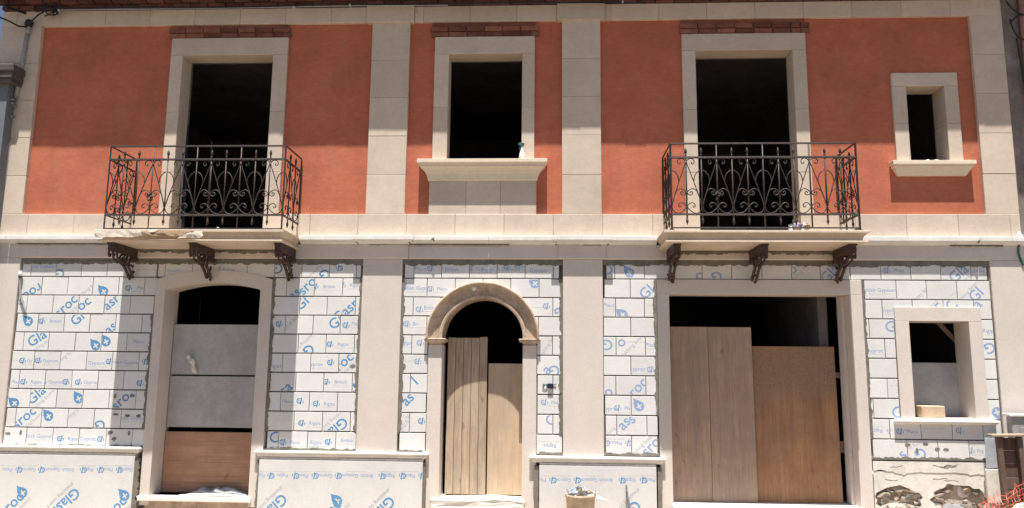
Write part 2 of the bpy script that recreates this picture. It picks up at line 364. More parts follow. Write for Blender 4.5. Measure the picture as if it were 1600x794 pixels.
# --- upper storey: pilasters in slabs, stucco fields, frieze, band
PIL = [(XL, RL), ((X(581.4, 38, PI_)+X(571.8, 334, PI_))/2, (X(640.6, 38, PI_)+X(632.2, 334, PI_))/2), ((X(877.6, 36, PI_)+X(878.8, 334, PI_))/2, (X(937.8, 36, PI_)+X(940.1, 334, PI_))/2), (RR, XR)]
pz = [Z0+(ZFRZ-Z0)*k/5 for k in range(6)]
pz = [Z0, Z(605, 273.5, PI_), Z(605, 212.6, PI_), Z(605, 152.6, PI_), Z(605, 94, PI_), ZFRZ]
for a, b in PIL:
    for z0, z1 in zip(pz, pz[1:]): slab('pilaster_slab', a, b, z0+.0012, z1-.0012, PI_+random.uniform(-.002, .002))
def field(x0, x1, fr):
    """stucco round one opening frame (fr) or none"""
    m = MB()
    m.box(x0, fr[0]-.001, 0, .0195, Z0, ZFRZ); m.box(fr[1]+.001, x1, 0, .0195, Z0, ZFRZ)
    m.box(fr[0]-.001, fr[1]+.001, 0, .0195, fr[3], ZFRZ)
    if fr[2] > Z0+.1: m.box(fr[0]-.001, fr[1]+.001, 0, .0195, Z0, fr[2])
    m.build('stucco_field', 'stucco', H)
field(PIL[0][1], PIL[1][0], ULf); field(PIL[1][1], PIL[2][0], UMf)
xm = (URf[1]+USf[0])/2
field(PIL[2][1], xm, URf); field(xm, PIL[3][0], USf)
# frieze slabs and caps over the pilasters
caps = [((X(573, 22, .1)), X(647, 22, .1)), (X(870, 18, .1), X(945, 18, .1))]
def run(name, x0, x1, z0, z1, p, pitch, phase, mat='beige', yb=.03, bev=.005):
    xs = [x0]; k = math.floor((x0-phase)/pitch)+1
    while phase+k*pitch < x1-.08:
        if phase+k*pitch > x0+.08: xs.append(phase+k*pitch)
        k += 1
    xs.append(x1)
    for a, b in zip(xs, xs[1:]): slab(name, a+.0012, b-.0012, z0, z1, p+random.uniform(-.0015, .0015), mat, yb, bev)
ph = X(1255, 15, .06)
for a, b in ((XL, caps[0][0]), (caps[0][1], caps[1][0]), (caps[1][1], XR)): run('frieze_slab', a, b, ZFRZ, ZTOP, .06, .672, ph)
for a, b in caps: slab('frieze_cap', a, b, ZFRZ-.012, ZTOP, .10)
# band under the stucco
sill_x = (X(670, 300, .06), X(838, 300, .06))
for a, b in ((XL, ULo[0]), (ULo[1], URo[0]), (URo[1], XR)): run('band_slab', a, b, ZB-.02, Z0, .062, .675, X(635, 350, .06))
for o in (ULo, URo):                                     # returns of the band into the door openings
    for s, x in ((-1, o[0]), (1, o[1])): slab('band_return', min(x, x+s*.12), max(x, x+s*.12), BT-.02, Z0-.003, -.032, 'beige', .30, .003)
# --- window surrounds
def surround(o, f, zbot, joints, depth=.25, p=FR, mat='beige', nm='window_surround'):
    m = MB(); m.box(f[0], f[1], -p, depth, o[3], f[3], .005); s = m.build(nm, mat, H)
    zs = [zbot]+joints+[o[3]-.0015]
    for a, b in ((f[0], o[0]), (o[1], f[1])):
        for z0, z1 in zip(zs, zs[1:]): slab('jamb_slab', a, b, z0+.001, z1-.001, p+random.uniform(-.0015, .0015), mat, depth, .005, s)
surround(ULo, ULf, Z0, [Z(250, 269, FR), Z(255, 175, FR)])
surround(URo, URf, Z0, [Z(1260, 269, FR), Z(1260, 170, FR)])
surround(UMo, UMf, ZS, [Z(690, 168, FR)])
surround(USo, USf, USo[2], [Z(1400, 193, FR)], .3)
# --- brick courses over three openings
def brick_mesh(w, d, h):
    m = MB(); m.box(-w/2, w/2, 0, d, 0, h, .006)
    for v in m.bm.verts: v.co += Vector([random.uniform(-.003, .003) for _ in range(3)])
    return m.mesh('brick', 'brick')
BM = [brick_mesh(.245, .09, .068) for _ in range(4)]; BH = [brick_mesh(.12, .09, .068) for _ in range(2)]
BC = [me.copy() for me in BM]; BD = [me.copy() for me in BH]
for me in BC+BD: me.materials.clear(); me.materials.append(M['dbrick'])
def brick_row(nm, x0, x1, z, p, off, short=0):
    x = x0+off
    while x < x1-.03:
        wd = .245 if x+.245 < x1+.02 else .12
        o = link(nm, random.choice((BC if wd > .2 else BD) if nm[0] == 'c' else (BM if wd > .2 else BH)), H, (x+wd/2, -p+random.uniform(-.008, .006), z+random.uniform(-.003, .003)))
        o.rotation_euler = (random.uniform(-.03, .03), random.uniform(-.012, .012), random.uniform(-.03, .03)); x += wd+.014
for f, x0, x1 in ((ULf, X(267, 48), X(453, 48)), (UMf, X(675, 46), X(839, 46)), (URf, X(1062, 42), X(1259, 42))):
    m = MB(); m.box(x0+.01, x1-.02, -.012, .015, f[3], ZFRZ-.002); m.build('brick_bed', 'brick', H)
    brick_row('brick', x0, x1, f[3]+.010, .03, 0); brick_row('brick', x0-.01, x1, f[3]+.089, .042, -.0)
# --- brick cornice and eaves
m = MB(); m.box(XL, XR, -.03, .3, ZTOP+.001, 7.19); m.build('cornice_bed', 'mortar', H)
brick_row('cornice_brick', XL, XR, ZTOP+.006, .10, 0); brick_row('cornice_brick', XL, XR, ZTOP+.081, .17, -.12)
m = MB()
k = 0; x = XL
while x < XR-.02:
    m.box(x+.0004, min(XR, x+.304)-.0004, -.60+random.uniform(-.004, .004), .3, 7.155, 7.185, .003); x += .304
e = m.build('eaves_soffit', 'tile', H)
m = MB(); m.box(XL, XR, -.585, .3, 7.186, 7.2); m.build('eaves_bed', 'mortar', H)
tm = MB()
for i in range(9):
    a0 = math.pi*i/8
for i in range(8):
    a0, a1 = math.pi*i/8, math.pi*(i+1)/8
    tm.poly([(.09*math.cos(a0), 0, .08*math.sin(a0)), (.09*math.cos(a1), 0, .08*math.sin(a1)), (.075*math.cos(a1), 1.4, .065*math.sin(a1)+.42), (.075*math.cos(a0), 1.4, .065*math.sin(a0)+.42)])
tme = tm.mesh('roof_tile', 'tile')
x = XL+.1
while x < XR: link('roof_tile', tme, H, (x, -.6+random.uniform(-.01, .01), 7.19)); x += .2
# --- sills of the upper windows
def sill(x0, x1, zt, prof, mat='sillw', yb=.2):
    m = MB(); m.mould(x0, x1, [(p, zt-dz) for p, dz in prof], yb, prof[0][0]); return m.build('window_sill', mat, H)
zt = ZS
sx0, sx1 = X(669.5, 281, .06), X(838.5, 281, .06)
sill(sx0, sx1, zt, [(.055, .275), (.065, .262), (.07, .235), (.085, .19), (.115, .14), (.15, .105), (.165, .098), (.165, .075), (.175, .072), (.185, .05), (.20, .046), (.20, .004), (.196, 0)])
zz = USo[2]
sill(X(1403, 271, .05)+.005, X(1511, 271, .05)-.005, zz, [(.04, .19), (.055, .165), (.095, .095), (.10, .085), (.115, .08), (.115, .055), (.135, .05), (.135, .003), (.132, 0)])
# panel below the middle window
for a, b in ((670, 728), (728, 781.6), (781.6, 838)):
    slab('apron_slab', X(a, 310, .045)+.001, X(b, 310, .045)-.001, Z0+.001, zt-.272, .045)
# --- string cornice with stepped pieces over the pilasters
CP = [(.085, ZC0), (.10, ZC0+.010), (.122, ZC0+.022), (.137, ZC0+.028), (.14, ZC0+.040), (.166, ZC0+.046), (.17, ZC0+.052), (.17, ZC1-.004), (.166, ZC1)]
c1 = (X(556, 378, .2), X(640, 378, .2)); c2 = (X(868, 378, .2), X(952, 378, .2))
BLx = (X(150, 362, .78), X(444, 362, .78)); BRx = (X(1037, 362, .78), X(1359, 366, .78))
def cornice(a, b, dp=0, lm=False, rm=False):
    m = MB(); m.mould(a, b, [(p+dp, z) for p, z in CP], .03, CP[0][0]+dp, True, lm, rm); m.build('string_cornice', 'white', H)
def cut(a, b, *xs):
    L_ = [a, *xs, b]
    for p, q in zip(L_, L_[1:]): cornice(p+.002, q-.002)
cut(XL, BLx[0]+.005, X(14, 378, .1))
cut(BLx[1]-.005, c1[0], ); cut(c1[1], c2[0], X(678, 378, .15), X(763, 378, .15)); cut(c2[1], BRx[0]+.005)
cut(BRx[1]-.005, XR+.05, X(1532, 380, .15))
for a, b in (c1, c2): cornice(a+.03, b-.03, .04, True, True)
m = MB()                                                  # grey adhesive filling the mitre gaps
for x in (c1[0], c1[1], c2[0], c2[1], X(678, 378, .15), X(1532, 380, .15)):
    for k in range(6): m.blob((x+random.uniform(-.03, .03), -.15-random.uniform(-.03, .02), ZC0+.02+.08*random.random()), random.uniform(.012, .022), 1, .4)
tag(m.build('adhesive_smear', 'mortar', H), kind='stuff')
# --- lower frieze and pilasters
fp = (X(557, 395, .1), X(638, 395, .1)); fq = (X(872, 395, .1), X(947, 395, .1))
for a, b, p in ((XL, fp[0], .08), (fp[0], fp[1], .10), (fp[1], fq[0], .08), (fq[0], fq[1], .10), (fq[1], XR, .08)):
    m = MB(); m.mould(a+.001, b-.001, [(p-.012, ZF-.004), (p, ZF+.012), (p, ZC0-.002)], .03, p, True, False, False); m.build('frieze_panel', 'pink', H)
ZL = [.735, .735, .72, .72, .715]
LP = [(XL, X(30, 410, .08)*.5+X(3, 690, .08)*.5), ((X(567.5, 406, .08)+X(555.7, 704, .08))/2, (X(629.7, 406, .08)+X(618.6, 704, .08))/2),
      ((X(879.3, 407, .08)+X(880, 710, .08))/2, (X(941, 407, .08)+X(944.3, 710, .08))/2), ((X(1547.6, 410, .08)+X(1567.8, 670, .08))/2, XR)]
for i, (a, b) in enumerate(LP): slab('lower_pilaster', a, b, (.74, .72, .70, .0)[i], ZF-.005, .08, 'pink')

# --- gypsum block cladding -------------------------------------------------
CH = .2576; ZR1 = 3.038
F1 = (LP[0][1], LWf[0]); F2 = (LWf[1], LP[1][0]); F3 = (LP[1][1], AC-ARo-.0); F4 = (AC+ARo, LP[2][0]); F5 = (LP[2][1], LDf[0]); F6 = (LDf[1], LP[3][0])
AJo = X(838, 640, .06)-AC                     # outer half width of the door jambs
blocks = []                                  # (x0, x1, z0, z1)
def rowz(r): return (ZR1-CH*(r-1), ZR1-CH*(r-2)) if r > 1 else (ZR1, 3.262)
def course(r, a, b, pitch, phase):
    z0, z1 = rowz(r); ph = phase+(pitch/2 if r % 2 == 0 else 0)
    xs = [a]; k = math.floor((a-ph)/pitch)
    while True:
        x = ph+k*pitch; k += 1
        if x > b-.05: break
        if x > a+.05: xs.append(x+random.uniform(-.006, .006))
    xs.append(b)
    for p, q in zip(xs, xs[1:]): blocks.append((p+.004, q-.004, z0+.010, z1-.006))
e_ = lambda: random.choice((.008, .015, .03, .04))
p1, p2, p3, p5 = X(88, 420, BP), X(471.3, 420, BP), X(690, 420, BP), X(1052, 420, BP)
course(1, F1[0]+.02, X(245, 420, BP), .368, p1); course(1, X(245, 420, BP)+.02, F2[1]-.03, .385, p2)
course(1, F3[0]+.03, F4[1]-.05, .38, p3); course(1, F5[0]+.05, F6[1]-.03, .39, p5)
for r in range(2, 11):
    course(r, F1[0]+e_()*.5, F1[1]-e_()*.6, .368, p1)
    course(r, F2[0]+e_(), F2[1]-e_(), .385, p2)
    if r == 2: course(r, F3[0]+.01, F4[1]-e_(), .38, p3)
    else:
        hw = .52 if r == 3 else .62 if r == 4 else AJo+.0
        gp = 0 if r < 5 else .015
        course(r, F3[0]+.01+e_()*.4, AC-hw-gp*e_()*20, .38, p3); course(r, AC+hw+gp*e_()*20, F4[1]-e_(), .38, p3)
    course(r, F5[0]+e_()*.6, F5[1]-e_()*.7, .39, p5)
    zt_ = rowz(r)
    if r in (2,): course(r, F6[0]+e_(), F6[1]-e_()*.5, .39, p5)
    elif r == 3: course(r, F6[0]+e_(), F6[1]-.01, .39, p5)
    elif r < 9: course(r, F6[0]+e_(), RWf[0]-.004, .39, p5); course(r, RWf[1]+.004, F6[1]-.01, .39, p5)
    else: course(r, F6[0]+e_(), F6[1]-.01, .39, p5)
fixed = []
for x0, x1, z0, z1 in blocks:                 # a block behind the small window surround stops at its top
    if x1 > RWf[0] and x0 < RWf[1] and z0 < RWt-.02 and z1 > RWt: z0 = RWt+.003 if x0 > RWf[0]-.02 and x1 < RWf[1]+.02 else z0
    fixed.append((x0, x1, z0, z1))
blocks = fixed
# prints: flat lettering and marks that lie on the board face
TC = {}
def tmesh(s, bold=.0):
    if (s, bold) in TC: return TC[s, bold]
    cu = bpy.data.curves.new('lettering', 'FONT'); cu.body = s; cu.size = 1; cu.align_x = 'CENTER'; cu.align_y = 'CENTER'; cu.offset = bold; cu.resolution_u = 3
    cu.fill_mode = 'FRONT'
    ob = bpy.data.objects.new('lettering', cu); COL.objects.link(ob)
    me = bpy.data.meshes.new_from_object(ob.evaluated_get(bpy.context.evaluated_depsgraph_get()))
    r = ([tuple(v.co[:2]) for v in me.vertices], [tuple(p.vertices) for p in me.polygons])
    bpy.data.objects.remove(ob); bpy.data.curves.remove(cu); bpy.data.meshes.remove(me); TC[s, bold] = r; return r
def shape2d(splines, key):
    if key in TC: return TC[key]
    cu = bpy.data.curves.new('mark', 'CURVE'); cu.dimensions = '2D'; cu.fill_mode = 'FRONT'
    for P in splines:
        sp = cu.splines.new('POLY'); sp.points.add(len(P)-1); sp.use_cyclic_u = True
        for q, (x, y) in zip(sp.points, P): q.co = (x, y, 0, 1)
    ob = bpy.data.objects.new('mark', cu); COL.objects.link(ob)
    me = bpy.data.meshes.new_from_object(ob.evaluated_get(bpy.context.evaluated_depsgraph_get()))
    r = ([tuple(v.co[:2]) for v in me.vertices], [tuple(p.vertices) for p in me.polygons])
    bpy.data.objects.remove(ob); bpy.data.curves.remove(cu); bpy.data.meshes.remove(me); TC[key] = r; return r
def drop_shape():
    P = [(.0+.5*math.sin(t)*(1-.0), -.15-.45*math.cos(t)) for t in [k*math.pi/14-.0 for k in range(-20, 21) if abs(k) <= 9]]
    body = [(.45*math.sin(a), -.12-.45*math.cos(a)) for a in [RAD(d) for d in range(-115, 116, 12)]]
    body += [(.30, .28), (.06, .52), (-.12, .78), (-.2, .55), (-.36, .28)]
    pl = [(-.07, -.4), (.07, -.4), (.07, -.19), (.27, -.19), (.27, -.05), (.07, -.05), (.07, .16), (-.07, .16), (-.07, -.05), (-.27, -.05), (-.27, -.19), (-.07, -.19)]
    return shape2d([body, pl], 'drop')
def logo_shape():
    bar = [(-.02, -.5), (.12, -.5), (.28, .5), (.05, .5)]
    sw = [(-.52+.36*math.cos(RAD(a))+.3, .02+.42*math.sin(RAD(a))) for a in range(60, 331, 18)]
    sw += [(-.52+.2*math.cos(RAD(a))+.3, .02+.24*math.sin(RAD(a))) for a in range(330, 59, -18)]
    dot = [(-.2+.1*math.cos(RAD(a)), .03+.11*math.sin(RAD(a))) for a in range(0, 360, 40)]
    hook = [(.33, -.35), (.5, -.2), (.5, .0), (.36, .18), (.31, .1), (.4, -.02), (.4, -.14), (.3, -.26)]
    return shape2d([bar, sw, dot, hook], 'logo')
def dashes(n):
    k = ('dash', n)
    if k not in TC:
        V, Fc, x = [], [], -n*.5
        rr = random.Random(n)
        while x < n*.5:
            wd = rr.uniform(.12, .4); i = len(V); V += [(x, -.06), (x+wd, -.06), (x+wd, .06), (x, .06)]; Fc.append((i, i+1, i+2, i+3)); x += wd+.12
        TC[k] = (V, Fc)
    return TC[k]
decals = []     # (home x, home z, mesh2d, scale, angle, cx, cz, material index)
OR = dict(A=(0, 390), B=(400, 390), C=(800, 390), D=(1200, 390), E=(0, 594), Q=(400, 594), G=(800, 594), K=(1200, 594))
def put(k, cx, cz, ang=0, mi=1, home=None):
    """k: 'drop', 'logo', 'w:word' small word, 'lw:word' logo + word, 'b:word' large word, 's' small grey line"""
    h = home or (cx, cz); a = RAD(ang); ca, sa = math.cos(a), math.sin(a)
    def add(me, s, dx=0, dy=0, mm=mi): decals.append((h[0], h[1], me, s, a, cx+dx*ca-dy*sa, cz+dx*sa+dy*ca, mm))
    if k == 'drop': a = RAD(ang+30); ca, sa = math.cos(a), math.sin(a); add(drop_shape(), .145)
    elif k == 'logo': add(logo_shape(), .09)
    elif k[:2] == 'w:': add(tmesh(k[2:], .005), .074, 0, 0, 2); add(dashes(6), .045, 0, -.052, 3)
    elif k[:3] == 'lw:':
        n = len(k[3:])*.038; add(logo_shape(), .088, -n/2-.005); add(tmesh(k[3:], .005), .066, .055, 0, 2); add(dashes(6), .04, .07, -.05, 3)
    elif k[:2] == 'b:': add(tmesh(k[2:], .012), .20); add(tmesh('sheathing board', 0), .07, .0, -.115, 3)
    elif k[:2] == 'B:': add(tmesh(k[2:], .012), .20)
    elif k == 's': add(dashes(7), .05, 0, 0, 3)
    elif k == 'n': add(tmesh('sheathing board', 0), .075, 0, 0, 3)
def T(o, cx, cy, k, ang=0, mi=1, p=BP):
    ox, oy = OR[o]; x, z = at(ox+cx/3.97, oy+cy/3.97, p); put(k, x, z, ang, mi)
BG = 'British Gypsum'
for a in ((255, 105, 'w:'+BG), (370, 148, 'B:G', 200), (735, 118, 's'), (825, 130, 'logo'), (895, 125, 's'), (1045, 130, 'lw:Gypsum'), (1420, 125, 'w:Rigips'), (205, 262, 'B:roc', 215), (640, 255, 'drop', 8), (540, 250, 'n', 42),
          (800, 240, 'logo'), (885, 238, 'w:Placo'), (130, 325, 'logo', 5), (410, 350, 'b:sroc', 45), (520, 335, 'B:oc', 40), (690, 325, 'B:asr', 42), (172, 440, 'drop', 10), (320, 445, 'lw:British'),
          (480, 430, 'B:Gl', 42), (700, 475, 'B:asr', 42), (230, 552, 'b:Gla', 35), (590, 590, 'drop', 6), (655, 565, 'drop', 0), (860, 572, 'w:Placo'), (90, 690, 's'), (160, 690, 'lw:Gy'), (290, 690, 'lw:Gypsum'), (395, 670, 'n', 40),
          (600, 705, 'w:Gypsum'), (680, 695, 'logo'), (775, 700, 'w:'+BG), (900, 695, 'logo', 180)): T('A', *a)
for a in ((80, 12, 'lw:Placo'), (200, 12, 'lw:Rigips'), (320, 12, 'lw:Gyproc'), (410, 12, 'logo'), (540, 14, 'lw:Gyproc'), (870, 20, 'logo'), (85, 138, 'drop', 15), (225, 95, 'b:Gla', 45), (485, 108, 'drop', 0), (748, 130, 'B:sro', 45), (865, 130, 's'),
          (150, 232, 'b:sroc', 42), (298, 218, 'drop', 5), (450, 210, 'n', 40), (620, 278, 'B:G', 205), (815, 235, 'w:'+BG), (235, 348, 'w:'+BG), (345, 360, 's'), (430, 365, 'lw:Rigips'), (545, 365, 'w:Gyproc'), (625, 367, 'logo')): T('E', *a)
for a in ((135, 112, 'B:G', 200), (425, 152, 'b:G', 222), (515, 115, 'logo', 180), (240, 275, 'B:as', 42), (318, 225, 'B:sro', 45), (430, 230, 'lw:British'), (590, 222, 'lw:Rigips'), (285, 335, 'B:Gl', 45), (575, 365, 'b:Gasro', 42),
          (145, 462, 'logo'), (205, 462, 'n', 42), (495, 455, 'B:Gl', 30), (560, 470, 'logo'), (625, 462, 'w:Place'), (260, 620, 'B:ro', 40), (325, 622, 'b:G', 222), (515, 588, 'lw:Rigips'), (625, 590, 'n', 60), (120, 722, 'w:Rigips'), (365, 712, 'w:Gyproc'), (465, 702, 'logo'), (545, 695, 'b:roc', 42)): T('B', *a)
for a in ((1020, 120, 'w:Placo'), (1085, 118, 'logo'), (1215, 125, 'w:British'), (1360, 120, 'lw:Gyp'), (1440, 125, 'w:Rigips'), (1530, 122, 'w:'+BG), (925, 230, 'logo'), (1000, 240, 'w:'+BG), (1130, 245, 'lw:Placo'), (1015, 372, 'logo'), (1085, 362, 'w:British'),
          (965, 462, 'lw:Bri'), (925, 580, 'w:Rigips'), (1020, 580, 'logo'), (940, 692, 's'), (1005, 695, 'logo')): T('B', *a, **({'mi': 2}))
for a in ((185, 52, 'B:sa', 42), (440, 12, 's'), (500, 12, 'lw:British'), (605, 50, 'drop', 0), (170, 132, 'lw:Placo'), (275, 130, 'logo'), (330, 150, 's'), (430, 148, 'lw:Rigips'), (250, 270, 's'), (340, 268, 'lw:Rigips'), (510, 288, 'b:Gla', 222), (595, 250, 's', 70),
          (115, 360, 'B:C', 20), (215, 387, 'lw:Placo'), (345, 387, 'lw:Rigips'), (450, 385, 'logo'), (540, 375, 'lw:British'), (985, 5, 'B:l', 45), (940, 118, 'B:as', 45), (925, 265, 'n', 70), (1028, 255, 'logo')): T('Q', *a)
for a in ((25, 108, 'lw:Rigips'), (165, 130, 'w:Gypsum'), (275, 118, 's'), (138, 205, 'drop', 10), (150, 360, 's'), (215, 352, 'logo'), (295, 388, 'B:G', 200), (218, 600, 'n', 60), (215, 745, 'B:a', 40), (262, 748, 'B:G', 205),
          (595, 120, 'B:G', 180), (725, 138, 'drop', 0), (835, 265, 'b:Gl', 42), (600, 345, 'w:Placo'), (682, 398, 'drop', 15), (848, 345, 's'), (592, 588, 'B:G', 180), (680, 572, 'B:o', 0), (740, 602, 'n', 45), (800, 575, 's'), (865, 592, 'w:Placo'), (775, 742, 'w:Gyproc'), (862, 745, 'logo'),
          (1160, 158, 'B:o', 30), (1270, 165, 'B:G', 205), (1500, 168, 'B:o', 30)): T('C', *a, **({'mi': 2}))
for a in ((250, 140, 'lw:Placo'), (240, 248, 'B:C', 0), (235, 408, 'w:Rigips', 180), (600, 72, 'B:o', 0), (780, 45, 'b:roc', 45), (608, 178, 'w:Gyproc'), (705, 175, 'lw:Placo'), (785, 155, 'drop', 0), (695, 268, 'B:as', 45), (740, 240, 'B:s', 45), (625, 305, 'n', 45),
          (585, 390, 'logo', 180), (675, 390, 'lw:Placo', 180), (862, 412, 'B:sro', 45), (800, 412, 'n', 45)): T('G', *a, **({'mi': 2}))
for a in ((155, 120, 'B:o', 0), (195, 142, 'n', 45), (385, 152, 'b:Gla', 45), (785, 130, 'lw:Place'), (1182, 150, 'b:Gla', 42), (1290, 130, 'w:Gyproc'), (685, 252, 'w:'+BG), (940, 285, 'n', 45), (1110, 300, 's', 30), (1230, 272, 'n', 45), (1292, 282, 'B:Gl', 45), (598, 402, 'drop', 140), (750, 378, 'w:Gyproc'),
          (1020, 345, 'n', 45), (1050, 350, 'B:c', 40), (1140, 350, 'B:C', 45), (1290, 345, 'B:la', 45), (600, 532, 'logo'), (760, 482, 'B:G', 10), (1372, 505, 'w:Rigips'), (660, 628, 'w:Gyproc'), (1375, 608, 'B:G', 200), (1420, 762, 'drop', 160)): T('D', *a, **({'mi': 2}))
for a in ((785, 35, 's'), (805, 205, 'B:G', 30), (1425, 208, 'drop', 170), (700, 315, 'lw:Rigips', 180), (775, 310, 's'), (870, 320, 'lw:Placo'), (1010, 302, 's'), (1190, 315, 'logo'), (945, 455, 'b:G', 205), (832, 460, 'B:s', 45), (1290, 440, 'lw:Rig')): T('K', *a, **({'mi': 2}))
def print_on(bm, d, rect, y):
    hx, hz, (V, Fc), s, a, cx, cz, mi = d
    b = bmesh.new(); ca, sa = math.cos(a)*s, math.sin(a)*s
    vs = [b.verts.new((cx+u*ca-v*sa, y, cz+u*sa+v*ca)) for u, v in V]
    for f in Fc:
        try: b.faces.new([vs[i] for i in f])
        except ValueError: pass
    x0, x1, z0, z1 = rect
    for c, n in (((x0, 0, 0), (-1, 0, 0)), ((x1, 0, 0), (1, 0, 0)), ((0, 0, z0), (0, 0, -1)), ((0, 0, z1), (0, 0, 1))):
        bmesh.ops.bisect_plane(b, geom=b.verts[:]+b.edges[:]+b.faces[:], plane_co=c, plane_no=n, clear_outer=True, dist=1e-5)
    mp = {v: bm.verts.new(v.co) for v in b.verts}
    for f in b.faces:
        nf = bm.faces.new([mp[v] for v in f.verts]); nf.normal_update()
        if nf.normal.y > 0: nf.normal_flip()
        nf.material_index = mi
    b.free()
M['pboard'] = mineral('dimmed_gypsum_board', (.585, .58, .57), .04, 2, 90, .15, dirt=(.5, .48, .45), dirt_amt=.3)  # same board as the blocks, colour lowered to offset bright ground bounce
def board(nm, x0, x1, z0, z1, p, parent=H, bev=.003, yb=.018):
    m = MB(); m.box(x0, x1, -p, yb, z0, z1, bev); bmesh.ops.recalc_face_normals(m.bm, faces=m.bm.faces[:])
    k = 0
    for d in decals:
        if x0 <= d[0] <= x1 and z0 <= d[1] <= z1: k += 1; print_on(m.bm, d, (x0+.005, x1-.005, z0+.005, z1-.005), -p-.0002-.00004*k)
    me = bpy.data.meshes.new(nm); m.bm.to_mesh(me); m.bm.free()
    for k in ('pboard' if nm == 'plinth_board' else 'board', 'blue', 'bluep', 'greyp'): me.materials.append(M[k])
    return link(nm, me, parent)
for b in blocks: board('gypsum_block', *b, BP+random.uniform(-.003, .003))
# grey adhesive: the bed behind the blocks and the ragged smears along the edges
m = MB()
def rag(a, b, w0, w1, y0, horizontal=True, side=1, stp=.03):
    n = max(3, int(abs(b[0]-a[0]+b[1]-a[1])/stp)); A, B = [], []
    wv = w0
    for i in range(n+1):
        t = i/n; x = a[0]+(b[0]-a[0])*t; z = a[1]+(b[1]-a[1])*t
        wv += (random.uniform(w0, w1)-wv)*.6
        A.append((x, z)); B.append((x, z+side*wv) if horizontal else (x+side*wv, z))
    m.strip(A, B, y0, .019)
yr = -BP-.007
for a, b in ((F1[0], F2[1]), (F3[0], F4[1]), (F5[0], F6[1])): rag((a+.002, ZF-.004), (b-.002, ZF-.004), .055, .10, yr, True, -1)
zbot = ZR1-CH*9
for f, lo, hi in ((F1, 0, 1), (F2, 1, 1), (F3, 1, 0), (F4, 0, 1), (F5, 0, 1), (F6, 1, 0)):
    rag((f[0]+.002, zbot), (f[1]-.002, zbot), .015, .055, yr, True, 1)
    r = 2
    while r < 10:
        n = random.randint(1, 2); za, zb = rowz(min(10, r+n-1))[0], rowz(r)[1]
        if f is F6: zone = True
        if lo and random.random() < .85 or f in (F1, F5) and random.random() < .3: rag((f[0]+.002, za), (f[0]+.002, zb), .018, .065, yr, False, 1)
        if hi and random.random() < .9:
            if not (f in (F3,) and r < 5): rag((f[1]-.002, za), (f[1]-.002, zb), .018, .065, yr, False, -1)
        r += n
for cx, cy, o in ((715, 100, 'E'), (820, 97, 'E'), (720, 213, 'E'), (790, 220, 'E'), (860, 222, 'E'), (50, 330, 'E'), (130, 325, 'E'), (685, 325, 'E'), (800, 330, 'E'), (708, 365, 'E'), (865, 400, 'K'), (925, 437, 'K'), (975, 395, 'K'), (1050, 428, 'K'), (1103, 430, 'K'), (600, 720, 'B'), (920, 720, 'B')):
    ox, oy = OR[o]; x, z = at(ox+cx/3.97, oy+cy/3.97, BP); a, b = random.choice(((.04, .018), (.035, .024), (.018, .035)))
    m.prism([(x+a*math.cos(t)*random.uniform(.75, 1.1), z+b*math.sin(t)*random.uniform(.75, 1.1)) for t in [k*.524 for k in range(12)]], -BP-.0055, -.03)
tag(m.build('adhesive_smear', 'mortar', H), kind='stuff')

# --- lower window left: segmental arch surround
def arc(x0, x1, zs, rise, n=18):
    cx = (x0+x1)/2; hw = (x1-x0)/2; R = (hw*hw+rise*rise)/(2*rise); a = math.asin(hw/R)
    return [(cx+R*math.sin(-a+2*a*i/n), zs-(R-rise)+R*math.cos(-a+2*a*i/n)) for i in range(n+1)]
zi, zo = Z(258, 450, WF), Z(243, 436, WF)
Ai = arc(LWo[0], LWo[1], zi-.02, .105); Ao = arc(LWf[0], LWf[1], zo+.0, .125)
m = MB(); m.strip(Ao, Ai, -WF, .34); s_ = m.build('window_surround', 'pink', H)
for a, b, c, d in ((LWf[0], LWo[0], zo, zi-.02), (LWo[1], LWf[1], zi-.02, zo)):
    m = MB(); m.strip([(a, LWz-.12), (a, c)], [(b, LWz-.12), (b, d)], -WF, .34); m.build('jamb', 'pink', s_)
m = MB(); m.mould(LWf[0]-.02, LWo[1]+.03, [(.085, LWz-.065), (.10, LWz-.055), (.10, LWz-.004), (.097, LWz)], .34, .085); m.build('window_sill', 'white', H)
slab('rough_base', LWf[0]+.05, LWf[1]-.05, -.1, LWz-.067, .02, 'arch')
# --- large door surround
m = MB(); m.box(LDf[0], LDf[1], -WF, .30, LDi, LDt, .004); s_ = m.build('door_surround', 'pink', H)
for a, b in ((LDf[0], LDo[0]), (LDo[1], LDf[1])): slab('jamb', a, b, -.1, LDi-.001, WF, 'pink', .30, .004, s_)
slab('rebate', LDo[1]-.045, LDo[1]-.002, LDz, LDi-.004, -.12, 'pink', .29, .003, s_)
slab('threshold', LDo[0]-.02, LDo[1]+.02, -.1, LDz, .16, 'white', .5, .01)
# --- small window right
m = MB(); m.box(RWf[0], RWf[1], -WF, .32, RWi, RWt, .004); s_ = m.build('window_surround', 'pink', H)
for a, b in ((RWf[0], RWo[0]), (RWo[1], RWf[1])): slab('jamb', a, b, RWz, RWi-.001, WF, 'pink', .32, .004, s_)
m = MB(); m.mould(X(1402, 659, .1), X(1556, 659, .1), [(.10, RWz-.062), (.118, RWz-.05), (.125, RWz-.03), (.118, RWz-.008), (.10, RWz)], .33, .10); m.build('window_sill', 'white', H)
